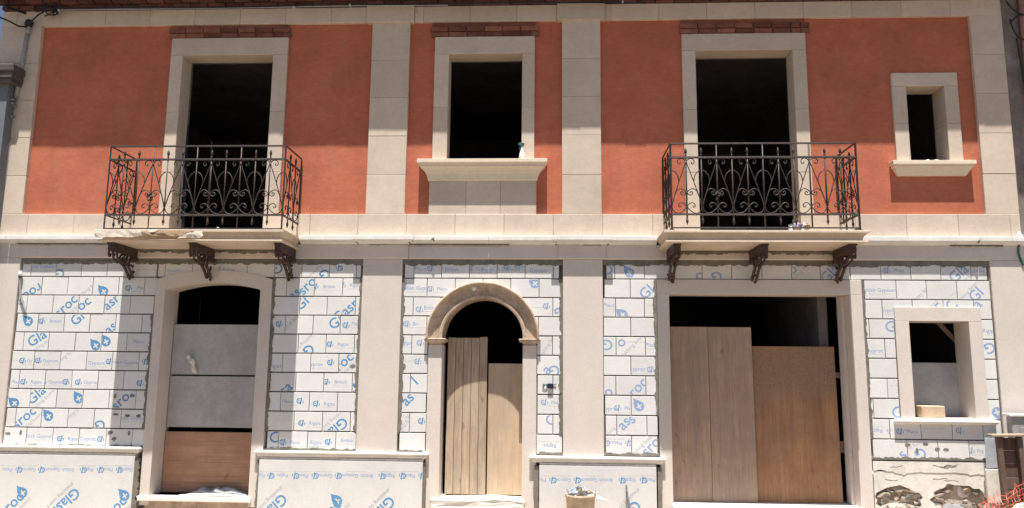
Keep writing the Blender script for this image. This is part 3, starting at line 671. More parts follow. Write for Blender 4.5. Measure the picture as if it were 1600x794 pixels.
# --- arched door: archivolt, imposts, jambs
def ring(r, n=36): return [(AC-r*math.cos(math.pi*i/n), AZs+r*math.sin(math.pi*i/n)) for i in range(n+1)]
m = MB()
prof = [(ARo, .03), (ARo, .125), (ARo-.012, .142), (ARo-.025, .142), (ARo-.035, .13), (ARo-.043, .095), (ARo-.07, .078), (ARi+.10, .066), (ARi+.05, .058), (ARi+.046, .075), (ARi+.03, .088), (ARi+.006, .086), (ARi, .08), (ARi, -.34)]
n = 36; loops = []
for r, p in prof: loops.append([m.bm.verts.new((x, -p, z)) for x, z in ring(r, n)])
for l, k in zip(loops, loops[1:]):
    for i in range(n): m.bm.faces.new((l[i], l[i+1], k[i+1], k[i]))
for rr in range(1): pass
for i in range(n): m.bm.faces.new((loops[-1][i], loops[-1][i+1], loops[0][i+1], loops[0][i]))
m.bm.faces.new([l[0] for l in loops]); m.bm.faces.new([l[-1] for l in loops][::-1])
s_ = m.build('door_arch', 'arch', H)
m = MB(); bx, bz = at(640+490/4.85, 420+135/4.41, .06); m.lathe((0, 0, 0), [(.035, 0), (.033, .012), (.02, .028), (.006, .034)], 12)
m.rot(RAD(90), 'X', (0, 0, 0)); bmesh.ops.translate(m.bm, verts=m.bm.verts[:], vec=(bx, -.072, bz)); m.build('boss', 'white', s_)
for sgn in (-1, 1):
    a = AC+sgn*(ARi-.0); b = AC+sgn*AJo; x0, x1 = min(a, b), max(a, b)
    slab('door_jamb', x0, x1, -.1, AZs-.085, .06, 'pink', .34, .004)
    m = MB(); xo0, xo1 = x0-.0, x1+.0
    m.mould(xo0, xo1, [(.066, AZs-.083), (.07, AZs-.06), (.095, AZs-.045), (.12, AZs-.04), (.128, AZs-.01), (.12, AZs-.001)], .34, .075); m.build('impost', 'arch', s_)
m = MB(); m.box(AC-ARi-.10, AC+ARi+.04, -.14, .34, -.1, ADz-.012, .02)
bmesh.ops.subdivide_edges(m.bm, edges=m.bm.edges[:], cuts=5, use_grid_fill=True)
for v in m.bm.verts: v.co += Vector([random.uniform(-.013, .013) for _ in range(3)])
m.build('threshold', 'oldpl', H)
# --- plinth: ledges and boards
LG = [(.085, -.085), (.09, -.075), (.115, -.062), (.118, -.048), (.112, -.044), (.135, -.034), (.142, -.02), (.138, -.006), (.115, 0)]
def ledge(x0, x1, zt, rm=True, lm=True):
    m = MB(); m.mould(x0, x1, [(p, zt+dz) for p, dz in LG], .019, .085, True, lm, rm); m.build('plinth_ledge', 'white', H)
def plinth(x0, x1, zt, texts, big, ex=(0, 0)):
    global decals
    # strip of offcuts above the board
    x = x0+ex[0]
    while x < x1-ex[1]-.02:
        xe = min(x+random.uniform(.3, .5), x1-ex[1]); slab('plinth_offcut', x+.002, xe-.002, zt-.113, zt-.088+.0, .104+random.uniform(-.004, .004), 'paper', .018, .003); x = xe
    decals = []
    for f in (texts, big):
        f()
    board('plinth_board', x0+ex[0], x1-ex[1], -.1, zt-.115, .118)
pz_ = [at(100, 697, .12)[1], at(540, 706, .12)[1], at(930, 714, .12)[1]]
lx = [(XL, X(211, 740, .1)), (X(404.5, 712, .1), X(663, 712, .1)), (X(834, 720, .1), X(1033, 720, .1))]
ledge(lx[0][0], lx[0][1]-.0, pz_[0], True, False); ledge(lx[1][0], lx[1][1], pz_[1]); ledge(lx[2][0], lx[2][1], pz_[2])
UP = ['Rigips', 'Gyproc', 'British Gypsum', 'Rigips', 'Placo', 'Gyproc', 'Placo']
def rowtxt(o, xs, y):
    def f():
        for (x, wd) in xs: T(o, x, y, 'lw:'+wd, 180, 1, .075)
    return f
plinth(lx[0][0], X(211, 740, .075), pz_[0], rowtxt('E', ((85, 'Placo'), (215, 'Gyproc'), (405, BG), (580, 'Rigips'), (705, 'Placo'), (815, 'Gyproc')), 553),
       lambda: [T('E', *a, 1, .075) for a in ((150, 690, 'drop', 8), (85, 765, 'b:sroc', 45), (420, 750, 'b:Glasr', 225), (780, 708, 'drop', 8), (735, 778, 'b:roc', 45))])
plinth(X(406, 740, .075), X(661, 740, .075), pz_[1], rowtxt('Q', ((70, 'Rig'), (195, 'Rigips'), (325, 'Placo'), (460, 'Gyproc'), (660, BG), (855, 'Rigips'), (985, 'Placo')), 590),
       lambda: [T('Q', *a, 1, .075) for a in ((125, 775, 'b:Glas', 225), (505, 740, 'drop', 8), (470, 800, 'b:roc', 45), (790, 790, 'b:Glas', 225))])
plinth(X(839, 750, .075), X(1030, 750, .075), pz_[2], rowtxt('G', ((205, 'Placo'), (345, 'Gyproc'), (550, BG), (755, 'Rigips'), (880, 'Placo')), 617),
       lambda: [T('G', *a, 1, .075) for a in ((750, 790, 'b:Gl', 225),)], (.03, .04))
m = MB()
for x, z0, z1, sd in ((X(212, 750, .08), -.1, .6, 1), (X(660, 750, .08), -.1, .6, 1), (X(1030, 750, .08), -.1, .58, 1), (X(839, 750, .08), -.1, .58, -1), (X(406, 750, .08), -.1, .6, -1)):
    rag((x-sd*.02, z0), (x-sd*.02, z1), .04, .075, -.10, False, sd)
for a, b, z in ((XL, lx[0][1], pz_[0]), (lx[1][0], lx[1][1], pz_[1]), (lx[2][0], lx[2][1], pz_[2])):
    x = a+.1
    while x < b-.3:
        wl = random.uniform(.15, .45)
        if random.random() < .4: rag((x, z-.084), (min(b-.02, x+wl), z-.084), .004, .026, -.088, True, -1)
        x += wl
for a, b in ((XL, BLx[0]), (BLx[1], BRx[0]), (BRx[1], XR)):            # smears under the string cornice
    x = a+.1
    while x < b-.3:
        wl = random.uniform(.15, .5)
        if random.random() < .45: rag((x, ZC0+.001), (min(b-.02, x+wl), ZC0+.001), .004, .018, -.106, True, -1)
        x += wl
for a, b in (BLx, BRx): rag((a+.15, 3.425), (b-.12, 3.425), .02, .075, -.087, True, -1)
tag(m.build('adhesive_smear', 'mortar', H), kind='stuff')
# --- bottom right: old plaster with two broken holes and rubble behind
ox0, ox1 = X(1366, 760, .05), X(1553, 720, .05)
zp = zbot-.012
def hole(cx, cz, hx, hz, n=26): return [(cx+hx*math.cos(t)*random.uniform(.86, 1.1), cz+hz*math.sin(t)*random.uniform(.8, 1.12)) for t in [2*math.pi*k/n for k in range(n)]]
h1 = hole(X(1404, 775, .05), Z(1404, 782, .05), .29, .18); h2 = hole(X(1500, 777, .05), Z(1500, 782, .05), .36, .20)
cu = bpy.data.curves.new('old_plaster', 'CURVE'); cu.dimensions = '2D'; cu.fill_mode = 'BOTH'; cu.extrude = .018
for P in ([(ox0, -.1), (ox1, -.1), (ox1, zp-.13), (ox0, zp-.13)], h1, h2):
    sp = cu.splines.new('POLY'); sp.points.add(len(P)-1); sp.use_cyclic_u = True
    for q, (x, z) in zip(sp.points, P): q.co = (x, z, 0, 1)
ob = bpy.data.objects.new('tmp', cu); COL.objects.link(ob)
me = bpy.data.meshes.new_from_object(ob.evaluated_get(bpy.context.evaluated_depsgraph_get())); bpy.data.objects.remove(ob); bpy.data.curves.remove(cu)
me.transform(Matrix.Translation((0, -.028, 0)) @ Matrix.Rotation(RAD(90), 4, 'X')); me.materials.append(M['oldpl']); link('old_plaster', me, H)
m = MB(); A = [(ox0+(ox1-ox0)*k/44, zp-.004) for k in range(45)]; zz_, B = zp-.13, []
for k in range(45): zz_ += random.uniform(-.007, .007)+(zp-.14-zz_)*.06+(random.random() < .1)*random.uniform(-.025, .025); B.append((ox0+(ox1-ox0)*k/44, zz_))
m.strip(A, B, -.0525, .018); m.build('old_plaster', 'oldpl', H)
m = MB()
for k in range(9):                                            # short cracks in the old plaster
    x = random.uniform(ox0+.05, ox1-.3); z = zp-random.uniform(.02, .1) if k < 6 else zp-random.uniform(.17, .25); A = []; 
    for q in range(6): A.append((x, z)); x += random.uniform(.02, .05); z += random.uniform(-.012, .012)
    m.strip(A, [(a, b-random.uniform(.003, .009)) for a, b in A], -.054 if k < 6 else -.0475, -.03)
m.build('plaster_crack', 'mortar', H)
for hb in (h1, h2):
    xs = [p[0] for p in hb]; zs = [p[1] for p in hb]
    m = MB(); m.box(min(xs)-.05, max(xs)+.05, .004, .018, min(zs)-.1, max(zs)+.05); m.build('hole_bed', 'rubble', H)
    for i in range(58):
        x = random.uniform(min(xs)-.02, max(xs)+.02); z = random.uniform(min(zs)-.02, max(zs)-.05)
        m = MB(); m.blob((0, 0, 0), random.choice((.02, .03, .04, .055, .075)), 1, .5, 0, (random.uniform(.8, 1.7), .5, random.uniform(.45, .9)))
        m.rot(random.uniform(-.9, .9), 'Y', (0, 0, 0)); bmesh.ops.translate(m.bm, verts=m.bm.verts[:], vec=(x, .012-random.uniform(-.004, .03), z))
        m.build('rubble_stone', random.choice(('rubble', 'rubble', 'mortar', 'oldpl', 'arch')), H)
    for i in range(9):                                        # tongues of old mortar left between the stones
        x = random.uniform(min(xs)+.05, max(xs)-.05); z = min(zs)+random.uniform(.0, .2); a = random.uniform(.06, .14); b = random.uniform(.02, .06)
        m = MB(); y = -random.uniform(.012, .03); m.prism([(x+a*math.cos(t)*random.uniform(.6, 1.15), z+b*math.sin(t)*random.uniform(.5, 1.2)) for t in [q*.449 for q in range(14)]], y, .015)
        m.build('mortar_patch', random.choice(('oldpl', 'oldpl', 'sheet', 'rubble')), H)

# ------------------------------------------------------------------ balconies (parts of the house)
def scroll_mesh(key, left=True, right=True, w=.397, unit=.0086):
    m = MB(); k = w/2/23.2
    P = {'leg': [(0, 80), (1.5, 76), (10, 52.5), (17, 32), (21.5, 18), (23, 11)],
         'curl': [(0, 78), (2, 82), (7, 84.6), (11.5, 82.5), (12.5, 78.5), (10, 75.8), (8, 77.5), (9.5, 79)],
         'arch': [(11.5, 50), (12.5, 57), (16, 63), (21, 66.5)],
         'mid': [(22.5, 12), (18.5, 27), (15, 35), (10, 38.5), (5, 37), (1, 33), (3, 29.7), (7, 29.2), (9, 32), (7.2, 34.5), (5.2, 33.2), (5.8, 31.6)],
         'low': [(22.8, 12), (20.5, 5.5), (15, 1.8), (8.5, 3.2), (3.5, 7.5), (.8, 11), (3, 15.3), (8, 17.6), (12, 15), (12, 11.5), (9.4, 10.9), (9, 13)]}
    for sg in ([1] if right else [])+([-1] if left else []):
        for nm, pts in P.items():
            pp = catmull([(a*k*sg, 0, b*unit) for a, b in pts], 3 if nm in ('leg', 'arch') else 4)
            m.tube(pp, .0066 if nm != 'curl' else .006, 5)
    for z in (78, 33, 11): m.box(-.011, .011, -.011, .011, z*unit-.011, z*unit+.011, .002)
    return m.mesh(key, 'iron', True)
def bar_mesh(through, U, V1, V0):
    m = MB()
    if through: m.tube([(0, 0, V0), (0, 0, V1)], .0105, 4)
    else:
        sp = [(.007, 0), (.013, .012), (.019, .035), (.012, .065), (.003, .085), (.0005, .088)]
        m.tube([(0, 0, -14*U+.06), (0, 0, 92*U)], .0105, 4)
        m.lathe((0, 0, 91*U), sp, 8); m.lathe((0, 0, 90*U), [(.012, -.008), (.012, .004)], 8)
        m.lathe((0, 0, 0), [(.0005, -16*U), (.004, -16*U+.006), (.018, -16*U+.05), (.012, -16*U+.075), (.007, -16*U+.088)], 8)
    return m.mesh('baluster', 'iron', True)
def balcony(bx, brx, rx0, rx1, zr, Yr):
    """bx slab span, brx bracket centres, rail span, zr = (bottom, lower, second, hand) heights, Yr rail line"""
    m = MB(); p = .80
    m.mould(bx[0], bx[1], [(.758, 3.425), (.780, 3.43), (.780, 3.440), (.772, 3.446), (.735, 3.457), (.73, 3.475), (.742, 3.50), (.765, 3.528), (.775, 3.541), (p, 3.546), (p, BT-.004), (p-.004, BT)], .25, p)
    sl = m.build('balcony_slab', 'slab', H)
    for cx in brx:
        m = MB()
        m.box(cx-.045, cx+.045, -.67, -.14, 3.315, 3.424, .008); m.box(cx-.05, cx+.05, -.685, -.13, 3.40, 3.4245, .004)
        for s in (-.028, .028):
            q = lambda P: [(cx+s, -a, 3.32+b) for a, b in catmull(P, 4)]
            m.tube(q([(.645, .0), (.66, -.035), (.645, -.075), (.615, -.06), (.625, -.035)]), .013, 6)
            m.tube(q([(.56, .0), (.555, -.05), (.53, -.095), (.47, -.115), (.40, -.125)]), .014, 6)
            m.tube(q([(.40, -.125), (.33, -.14), (.27, -.165), (.20, -.22), (.12, -.30)]), [.014+.006*min(1, i/8) for i in range(17)], 6)
            m.tube(q([(.30, 0), (.37, -.025), (.39, -.07), (.34, -.10), (.31, -.07), (.335, -.05)]), .014, 6)
            m.tube(q([(.20, 0), (.23, -.06), (.255, -.12), (.27, -.165)]), .015, 6)
        m.box(cx-.045, cx+.045, -.14, -.03, 3.25, 3.424, .01)
        for k in range(7): m.blob((cx+random.uniform(-.035, .035), -.09-random.uniform(0, .05), 3.0+.03*k*random.uniform(.7, 1.2)), random.uniform(.016, .028), 1, .25)
        m.build('balcony_bracket', 'rust', sl)
    zb, zl, z2, zh = zr; U = (z2-zl)/86.0
    m = MB(); yw = -.055
    for z, r in ((zh, .013), (z2, .016), (zl, .015), (zb, .011)):
        for P in (((rx0, Yr, z), (rx1, Yr, z)), ((rx0, Yr, z), (rx0, yw, z)), ((rx1, Yr, z), (rx1, yw, z))): m.tube(P, r, 4)
    for x in (rx0, rx1):
        m.tube(((x, Yr, zb-.04), (x, Yr, zh)), .014, 4); m.tube(((x, yw+.02, zb-.04), (x, yw+.02, zh)), .014, 4)
        m.box(x-.02, x+.03, Yr-.02, Yr+.06, zb-.042, zb-.025)
    ra = m.build('balcony_railing', 'iron', H)
    n = 12; wd = (rx1-rx0)/6
    sc = scroll_mesh('scrollwork', w=wd, unit=U); th = bar_mesh(True, U, zh-zl, zb-zl); spm = bar_mesh(False, U, 0, 0)
    for k in range(6): link('scrollwork', sc, ra, (rx0+wd*(k+.5), Yr, zl))
    for k in range(1, n): link('baluster', th if k % 3 == 0 else spm, ra, (rx0+wd/2*k, Yr, zl))
    ln = -.055-Yr; ws = ln/1.5
    s2 = scroll_mesh('scrollwork', w=ws, unit=U); sh = scroll_mesh('scrollwork', True, False, ws, U)
    for x in (rx0, rx1):
        o = link('scrollwork', s2, ra, (x, Yr+ws*.5, zl)); o.rotation_euler.z = RAD(90)
        o = link('scrollwork', sh, ra, (x, Yr+ws*1.5-.03, zl)); o.rotation_euler.z = RAD(90)
        for k in (1, 2): link('baluster', spm, ra, (x, Yr+ws*.5*k, zl))
    for kx, zc in (((rx0+wd*.5*3), 33),):                        # small iron rosette on one panel
        m = MB()
        for i in range(8): m.blob((kx+random.uniform(-.035, .035), Yr-.012, zl+(27+random.uniform(-5, 6))*U), random.uniform(.012, .02), 1, .2)
        m.build('rosette', 'iron', ra)
    return sl, ra
YR = -.69; pr = .69
zr = (Z(300, 357.5, pr), Z(300, 336, pr), Z(300, 249.3, pr), Z(300, 228.5, pr))
balcony(BLx, [X(174, 385, .66), X(301, 385, .66), X(434.5, 385, .66)], X(174, 228, pr)*.5+X(163, 350, pr)*.5, X(446.6, 228, pr)*.5+X(440.5, 350, pr)*.5, zr, YR)
zr2 = (Z(1190, 356, pr), Z(1190, 335, pr), Z(1190, 245.8, pr), Z(1190, 224, pr))
balcony(BRx, [X(1058, 385, .66), X(1194.5, 385, .66), X(1332.5, 385, .66)], X(1046.9, 225, pr)*.5+X(1050, 350, pr)*.5, X(1336.5, 225, pr)*.5+X(1343, 350, pr)*.5, zr2, YR)

# ------------------------------------------------------------------ neighbours
N = _empty('neighbour_house', 'neighbouring house, wall coloured as blue grey shade, with dark projecting eaves at the left edge', 'house')
nx = X(9, 170, .22); ne = X(18, 128, .32)
m = MB(); m.box(-16, nx, -.22, 5, -.1, Z(8, 128, .22)); m.build('wall', 'greyleft', N)
m = MB(); z = Z(8, 127, .32); m.box(-16, ne-.03, -.29, 5, z, z+.06, .01); m.box(-16, ne-.015, -.31, 5, z+.062, z+.15, .01); m.box(-16, ne, -.33, 5, z+.152, z+.27, .02); m.build('eaves', 'darkeave', N)
N2 = _empty('neighbour_house', 'dark weathered grey rendered neighbouring house at the right edge', 'house')
m = MB(); m.box(XR+.004, 15, -.03, 6, -.1, 7.6); m.build('wall', 'greypl', N2)
m = MB(); m.box(XR+.02, 15, -.95, 6, 7.6, 7.75, .02); m.build('eaves', 'tile', N2)
slab('corner_pier', XR+.003, XR+.17, -.1, ZC0-.04, .05, 'pink', -.034, .01, N2)

# ------------------------------------------------------------------ loose boards in the openings
YB = .19
def panel(nm, label, cat, x0, x1, z0, z1, y, mat, t=.025, lean=0, tilt=0, group=None, planks=0, bev=.003):
    if planks:
        r = _empty(nm, label, cat, group); wd = (x1-x0)/planks
        for k in range(planks):
            dz = random.uniform(-.012, .012)
            m = MB(); m.box(x0+wd*k+.002, x0+wd*(k+1)-.002, y+random.uniform(-.003, .003), y+t, z0, z1+dz*.6, .004)
            m.rot(lean, 'X', (0, y, z0)); m.rot(tilt, 'Y', ((x0+x1)/2, y, z0)); m.build('plank', mat, r)
        return r
    m = MB(); m.box(x0, x1, y, y+t, z0, z1, bev); m.rot(lean, 'X', (0, y, z0)); m.rot(tilt, 'Y', ((x0+x1)/2, y, z0))
    return tag(m.build(nm, mat), label, cat, group)
pb = -.19
panel('plank_panel', 'tall grey weathered panel of five planks on the left of the arched doorway', 'board', X(697, 650, pb), X(760, 650, pb), ADz-.0, Z(730, 527, pb), YB, 'plank', .03, RAD(-.8), RAD(0), planks=5)
panel('plywood_sheet', 'shorter tan plywood sheet on the right of the arched doorway', 'board', X(762, 650, pb-.05), X(815, 650, pb)+.10, ADz-.0, Z(790, 568, pb), YB+.04, 'ply', .018, RAD(-1))
pb = -.17
panel('formwork_panel', 'tall brown formwork panel of two wide boards at left of the large doorway', 'board', X(1046, 600, pb)-.05, X(1178, 600, pb), LDz, Z(1110, 511, pb), .17, 'form', .03, RAD(-1), planks=2)
panel('plywood_sheet', 'shorter stained reddish plywood sheet at right of the large doorway', 'board', X(1174, 600, pb-.06), X(1308, 600, pb-.06), LDz, Z(1240, 541, pb), .23, 'plyred', .02, RAD(-1.2))
r = _empty('timber_brace', 'pale timber boards seen in the dark slot beside the stained plywood sheet', 'timber')
for y in (582, 698): m = MB(); m.box(X(1290, y, -.4), X(1335, y, -.4), .34, .37, Z(1315, y+9, -.4), Z(1315, y-9 if y > 600 else y, -.4), .003); m.build('board', 'form', r)
pb = -.24
wx0, wx1 = X(262, 600, pb), LWo[1]+.05
panel('cement_board', 'grey cement board closing the upper part of the arched window', 'board', LWo[0]-.02+.03, wx1-.04, Z(330, 587, pb)+.012, Z(330, 507, pb), .25, 'greybd', .02)
panel('cement_board', 'grey cement board just above the plywood in the arched window', 'board', LWo[0]+.01, wx1-.05, Z(330, 668, pb), Z(330, 588, pb), .245, 'greybd', .02)
panel('plywood_sheet', 'reddish plywood sheet at the bottom of the arched window', 'board', LWo[0]+.01, wx1-.04, LWz+.002, Z(330, 675, pb), .235, 'plyh', .02)
pb = -.3
panel('cement_board', 'dark grey board closing the lower half of the small ground floor window', 'board', RWo[0]-.02+.025, X(1500, 600, pb), RWz+.002, Z(1465, 567, pb), .30, 'greybd', .02)
m = MB(); m.tube([(X(1462, 500, -.5), .5, Z(1462, 500, -.5)), (X(1500, 540, -.5), .5, Z(1500, 540, -.5))], .03, 4); tag(m.build('timber_strut', 'form'), 'diagonal timber strut inside the small ground floor window', 'timber')

# ------------------------------------------------------------------ small things
# brick block and cardboard on the small window sill
m = MB(); m.box(X(1428, 653, .02), X(1524, 653, .02), -.06, .12, RWz+.001, RWz+.006, .001)
for v in m.bm.verts: v.co.z += random.uniform(0, .008)
tag(m.build('cardboard_sheet', 'paper'), 'thin pale cardboard lying on the small ground floor window sill', 'cardboard')
m = MB(); m.box(X(1441, 645, .0), X(1477, 645, .0), .0, .16, RWz+.016, RWz+.016+.145, .008)
for v in m.bm.verts: v.co += Vector([random.uniform(-.004, .004) for _ in range(3)])
tag(m.build('stone_brick', 'tuff'), 'beige tuff brick lying on cardboard in the small ground floor window', 'brick')
def crumple(x0, x1, y0, y1, z, h, nx=14, ny=6, seed=1, fall=None):
    rr = random.Random(seed); m = MB(); V = []
    for i in range(nx+1):
        row = []
        for j in range(ny+1):
            u, v = i/nx, j/ny
            e = min(1, 4*min(u, 1-u))*min(1, .35+2.2*min(v, 1-v))
            zz = z+.006+h*e*(.35+.65*rr.random())
            row.append(m.bm.verts.new((x0+(x1-x0)*u+rr.uniform(-.01, .01), y0+(y1-y0)*v+rr.uniform(-.012, .012), zz)))
        V.append(row)
    for i in range(nx):
        for j in range(ny): m.bm.faces.new((V[i][j], V[i+1][j], V[i+1][j+1], V[i][j+1]))
    lo = [m.bm.verts.new((v.co.x, v.co.y, z+.001)) for row in V for v in (row[0],)]
    bmesh.ops.subdivide_edges(m.bm, edges=m.bm.edges[:], cuts=2, smooth=1.0, use_grid_fill=True)
    bmesh.ops.solidify(m.bm, geom=m.bm.faces[:], thickness=.004)
    return m
tag(crumple(X(278, 770, .0), X(386, 770, .0), -.06, .06, LWz, .035, 9, 3, 3).build('cloth', 'cloth', None, True), 'crumpled pale cloth lying along the arched window sill', 'cloth')
tag(crumple(X(290, 770, -.1), X(386, 768, -.1), .07, .2, LWz, .11, 8, 4, 5).build('cloth', 'greycloth', None, True), 'crumpled grey cloth heaped behind the pale one in the arched window', 'cloth')
# rag hung on the upper cement board
x, z = at(300, 562, -.22); m = MB()
m.tube(catmull([(x-.06, .22, z+.05), (x-.02, .215, z), (x+.02, .215, z-.04), (x+.03, .22, z-.12), (x+.07, .22, z-.19)], 4), [.03, .034, .03, .022, .028, .04, .045, .04, .035, .028, .026, .026, .03, .032, .03, .02, .01], 6)
tag(m.build('rag', 'paper'), 'pale twisted rag stuck on the grey board of the arched window', 'rag')
# spray bottle
x, z = at(816, 250, .0); zb = ZS+.001; y = -.08
r = _empty('spray_bottle', 'white spray bottle with teal trigger on the upper middle sill', 'bottle')
m = MB(); m.lathe((x, y, zb), [(.036, 0), (.042, .01), (.043, .07), (.034, .11), (.018, .155), (.014, .185), (.014, .2)], 14); m.build('bottle_body', 'plast', r, True)
m = MB(); m.box(x-.045, x+.03, y-.014, y+.014, zb+.215, zb+.255, .006); m.lathe((x, y, zb+.198), [(.017, 0), (.017, .02)], 10); m.box(x-.06, x-.045, y-.008, y+.008, zb+.228, zb+.246, .003); m.tube([(x-.02, y, zb+.22), (x-.035, y, zb+.18), (x-.03, y, zb+.155)], .007, 5); m.build('spray_head', 'teal', r)
def debris(label, px, py, p, z, n, mats, size=.022, spread=.06, dep=.03):
    r = _empty('debris', label, 'debris'); x, _ = at(px, py, p)
    for i in range(n):
        m = MB(); s = random.uniform(.5, 1.1)*size; m.blob((x+random.uniform(-spread, spread), -p+random.uniform(-dep, dep), z+s*.5), s, 1, .35, 0, (1.2, 1, .6)); m.build('fragment', random.choice(mats), r)
debris('small mortar fragments left on the upper middle window sill', 716, 249, .05, ZS, 7, ('mortar', 'oldpl'))
debris('white plaster fragments on the sill of the small upper window', 1448, 252, .05, USo[2], 9, ('oldpl', 'plast'), .03, .14)
debris('broken white fragments on the floor of the right balcony', 1188, 358, .55, BT, 12, ('oldpl', 'plast', 'cloth'), .026, .16, .08)
x, z = at(1248, 354, .5)
r = _empty('rubbish_bag', 'crumpled rubbish bag with yellow and mauve wrappers on the right balcony', 'bag')
for mt, n in (('bag', 9), ('yellow', 5), ('purple', 5), ('plast', 4)):
    m = MB()
    for i in range(n): m.blob((x+random.uniform(-.1, .1), -.5+random.uniform(-.06, .06), BT+.05+random.uniform(-.02, .07)), random.uniform(.025, .05), 1, .4)
    m.build('wrapper', mt, r)
tag(crumple(X(330, 356, .5), X(374, 356, .5), -.62, -.4, BT, .075, 12, 6, 9).build('cloth', 'cloth'), 'crumpled pale cloth lying on the left balcony floor', 'cloth')
m = MB(); m.box(X(1108, 350, -.5), X(1158, 350, -.5), .5, .56, 3.552, 3.552+.24, .008); tag(m.build('stone_slab', 'greybd'), 'grey slab standing on the floor inside the right balcony door', 'slab')
m = MB(); m.tube([(X(290, 215, -.3), .33, Z(290, 195, -.3)), (X(290, 355, -.3)-.03, .30, 3.56)], .022, 8); tag(m.build('prop_pole', 'bpole'), 'dark blue prop pole standing inside the left balcony door', 'pole')
# torn masking sheet hanging over the front of the left balcony slab
def hang(nm, label, top, bot, y, mat):
    m = MB(); n = len(top); A, B, C_ = [], [], []
    for i in range(n):
        A.append(m.bm.verts.new((top[i][0], y-.004+random.uniform(-.004, .002), top[i][1]))); B.append(m.bm.verts.new(((top[i][0]+bot[i][0])/2+random.uniform(-.01, .01), y-.012-random.uniform(0, .018), (top[i][1]+bot[i][1])/2)))
        C_.append(m.bm.verts.new((bot[i][0], y-random.uniform(.012, .04), bot[i][1])))
    for U_, V_ in ((A, B), (B, C_)):
        for i in range(n-1): m.bm.faces.new((U_[i], U_[i+1], V_[i+1], V_[i]))
    bmesh.ops.solidify(m.bm, geom=m.bm.faces[:], thickness=.002)
    return tag(m.build(nm, mat), label, 'paper')
sx = lambda px: X(px, 366, .80)
zz1 = BT-.002
hang('masking_sheet', 'pale torn masking sheet hanging from the left end of the left balcony', [(sx(148+9*k), zz1-.004) for k in range(12)], [(sx(149+9*k)+.01, zz1-d) for k, d in enumerate((.10, .115, .105, .11, .1, .105, .11, .1, .085, .07, .04, .015))], -.801, 'paper')
hang('masking_sheet', 'brown torn kraft strip hanging along the left balcony front', [(sx(222+9*k), zz1-.012) for k in range(10)], [(sx(222+9*k), zz1-d) for k, d in enumerate((.03, .06, .085, .09, .088, .092, .09, .088, .06, .03))], -.803, 'kraft')
hang('masking_sheet', 'small pale triangular torn sheet hanging at the middle of the left balcony', [(sx(292+4*k), zz1-.02) for k in range(7)], [(sx(280+6.6*k), zz1-d) for k, d in enumerate((.125, .12, .115, .115, .12, .125, .09))], -.806, 'paper')
# intercom by the arched door
x, z = at(858, 603, .06); r = _empty('intercom_box', 'small navy intercom box with loose wires right of the arched door', 'intercom')
m = MB(); m.box(x-.02, x+.055, -.085, -.05, z-.035, z+.035, .005); m.build('box_body', 'navy', r)
m = MB()
for k in range(3): m.tube(catmull([(x-.02, -.06, z+.02-.02*k), (x-.05, -.075, z+.015), (x-.085, -.062, z+.02-.025*k)], 4), .006, 5)
m.tube([(x+.055, -.06, z+.01), (x+.09, -.065, z+.025)], .006, 5); m.build('wire', 'teal', r)
# hanging tube with white fitting on the left block field
x, z = at(33, 428, .07); r = _empty('cable_stub', 'grey cable stub with a white and teal fitting at the top left of the blocks', 'cable')
m = MB(); m.lathe((x, -.085, z-.03), [(.028, 0), (.03, .02), (.024, .05), (.012, .07)], 10); m.build('fitting', 'plast', r, True)
m = MB(); m.lathe((x, -.085, z-.055), [(.02, 0), (.022, .022)], 10); m.build('fitting_ring', 'teal', r)
m = MB(); m.tube(catmull([(x, -.085, z-.05), (x+.03, -.08, z-.3), (X(40, 488, .07), -.065, Z(40, 488, .07))], 6), .013, 6); m.build('cable', 'conduit', r)
# conduit and cables at the upper left
r = _empty('conduit', 'grey conduit running down the upper left pilaster', 'conduit')
c0, c1_ = (44, 40), (18, 184)
m = MB(); a, b = at(44, 40, .1), at(24, 150, .1); m.tube([(a[0], -.085, a[1]), (b[0], -.085, b[1])], .028, 8); m.build('pipe', 'conduit', r, True)
m = MB(); a2 = at(40, 55, .12)
m.lathe((a[0], -.09, a[1]-.12), [(.036, 0), (.038, .03), (.038, .1), (.03, .13)], 10); m.build('pipe_socket', 'conduit', r, True)
m = MB(); m.blob((a[0]+.01, -.1, a[1]+.03), .06, 2, .15); m.build('cable_gland', 'black', r)
m = MB(); b = at(19, 165, .12)
for k in range(14): m.blob((b[0]+random.uniform(-.05, .05), -.1+random.uniform(-.03, .03), b[1]+random.uniform(-.2, .14)), random.uniform(.015, .035), 1, .35)
m.build('clamp', 'steel', r)
b = at(10, 192, .1)
m = MB(); m.tube(catmull([(b[0]+.03, -.1, b[1]), (X(4, 205, .1), -.1, Z(4, 205, .1)), (X(-4, 225, .1), -.1, Z(-4, 225, .1))], 5), .012, 6); m.build('cable_tail', 'plast', r)
m = MB(); m.tube(catmull([(X(17, 215, .08), -.075, Z(17, 215, .08)), (X(13, 235, .08), -.066, Z(13, 235, .08)), (X(8, 280, .08), -.066, Z(8, 280, .08)), (X(0, 320, .08), -.066, Z(0, 320, .08))], 5), .006, 5); tag(m.build('wire', 'conduit'), 'thin grey wire hanging down the left pilaster', 'wire')
m = MB(); P = [(45, 38), (62, 22), (85, 13), (130, 13), (200, 11), (300, 12), (420, 10), (520, 7), (640, 7), (760, 5), (900, 4), (1010, 5)]
m.tube(catmull([(X(*q, .2), -.2, Z(*q, .2)) for q in P], 4), .011, 6)
tag(m.build('electric_cable', 'black'), 'black cable running along under the eaves from the left corner', 'cable')
m = MB(); P = [(90, 16), (180, 14.5), (260, 14), (400, 12), (560, 9), (700, 8)]
m.tube(catmull([(X(*q, .17), -.17, Z(*q, .17)) for q in P], 4), .007, 5)
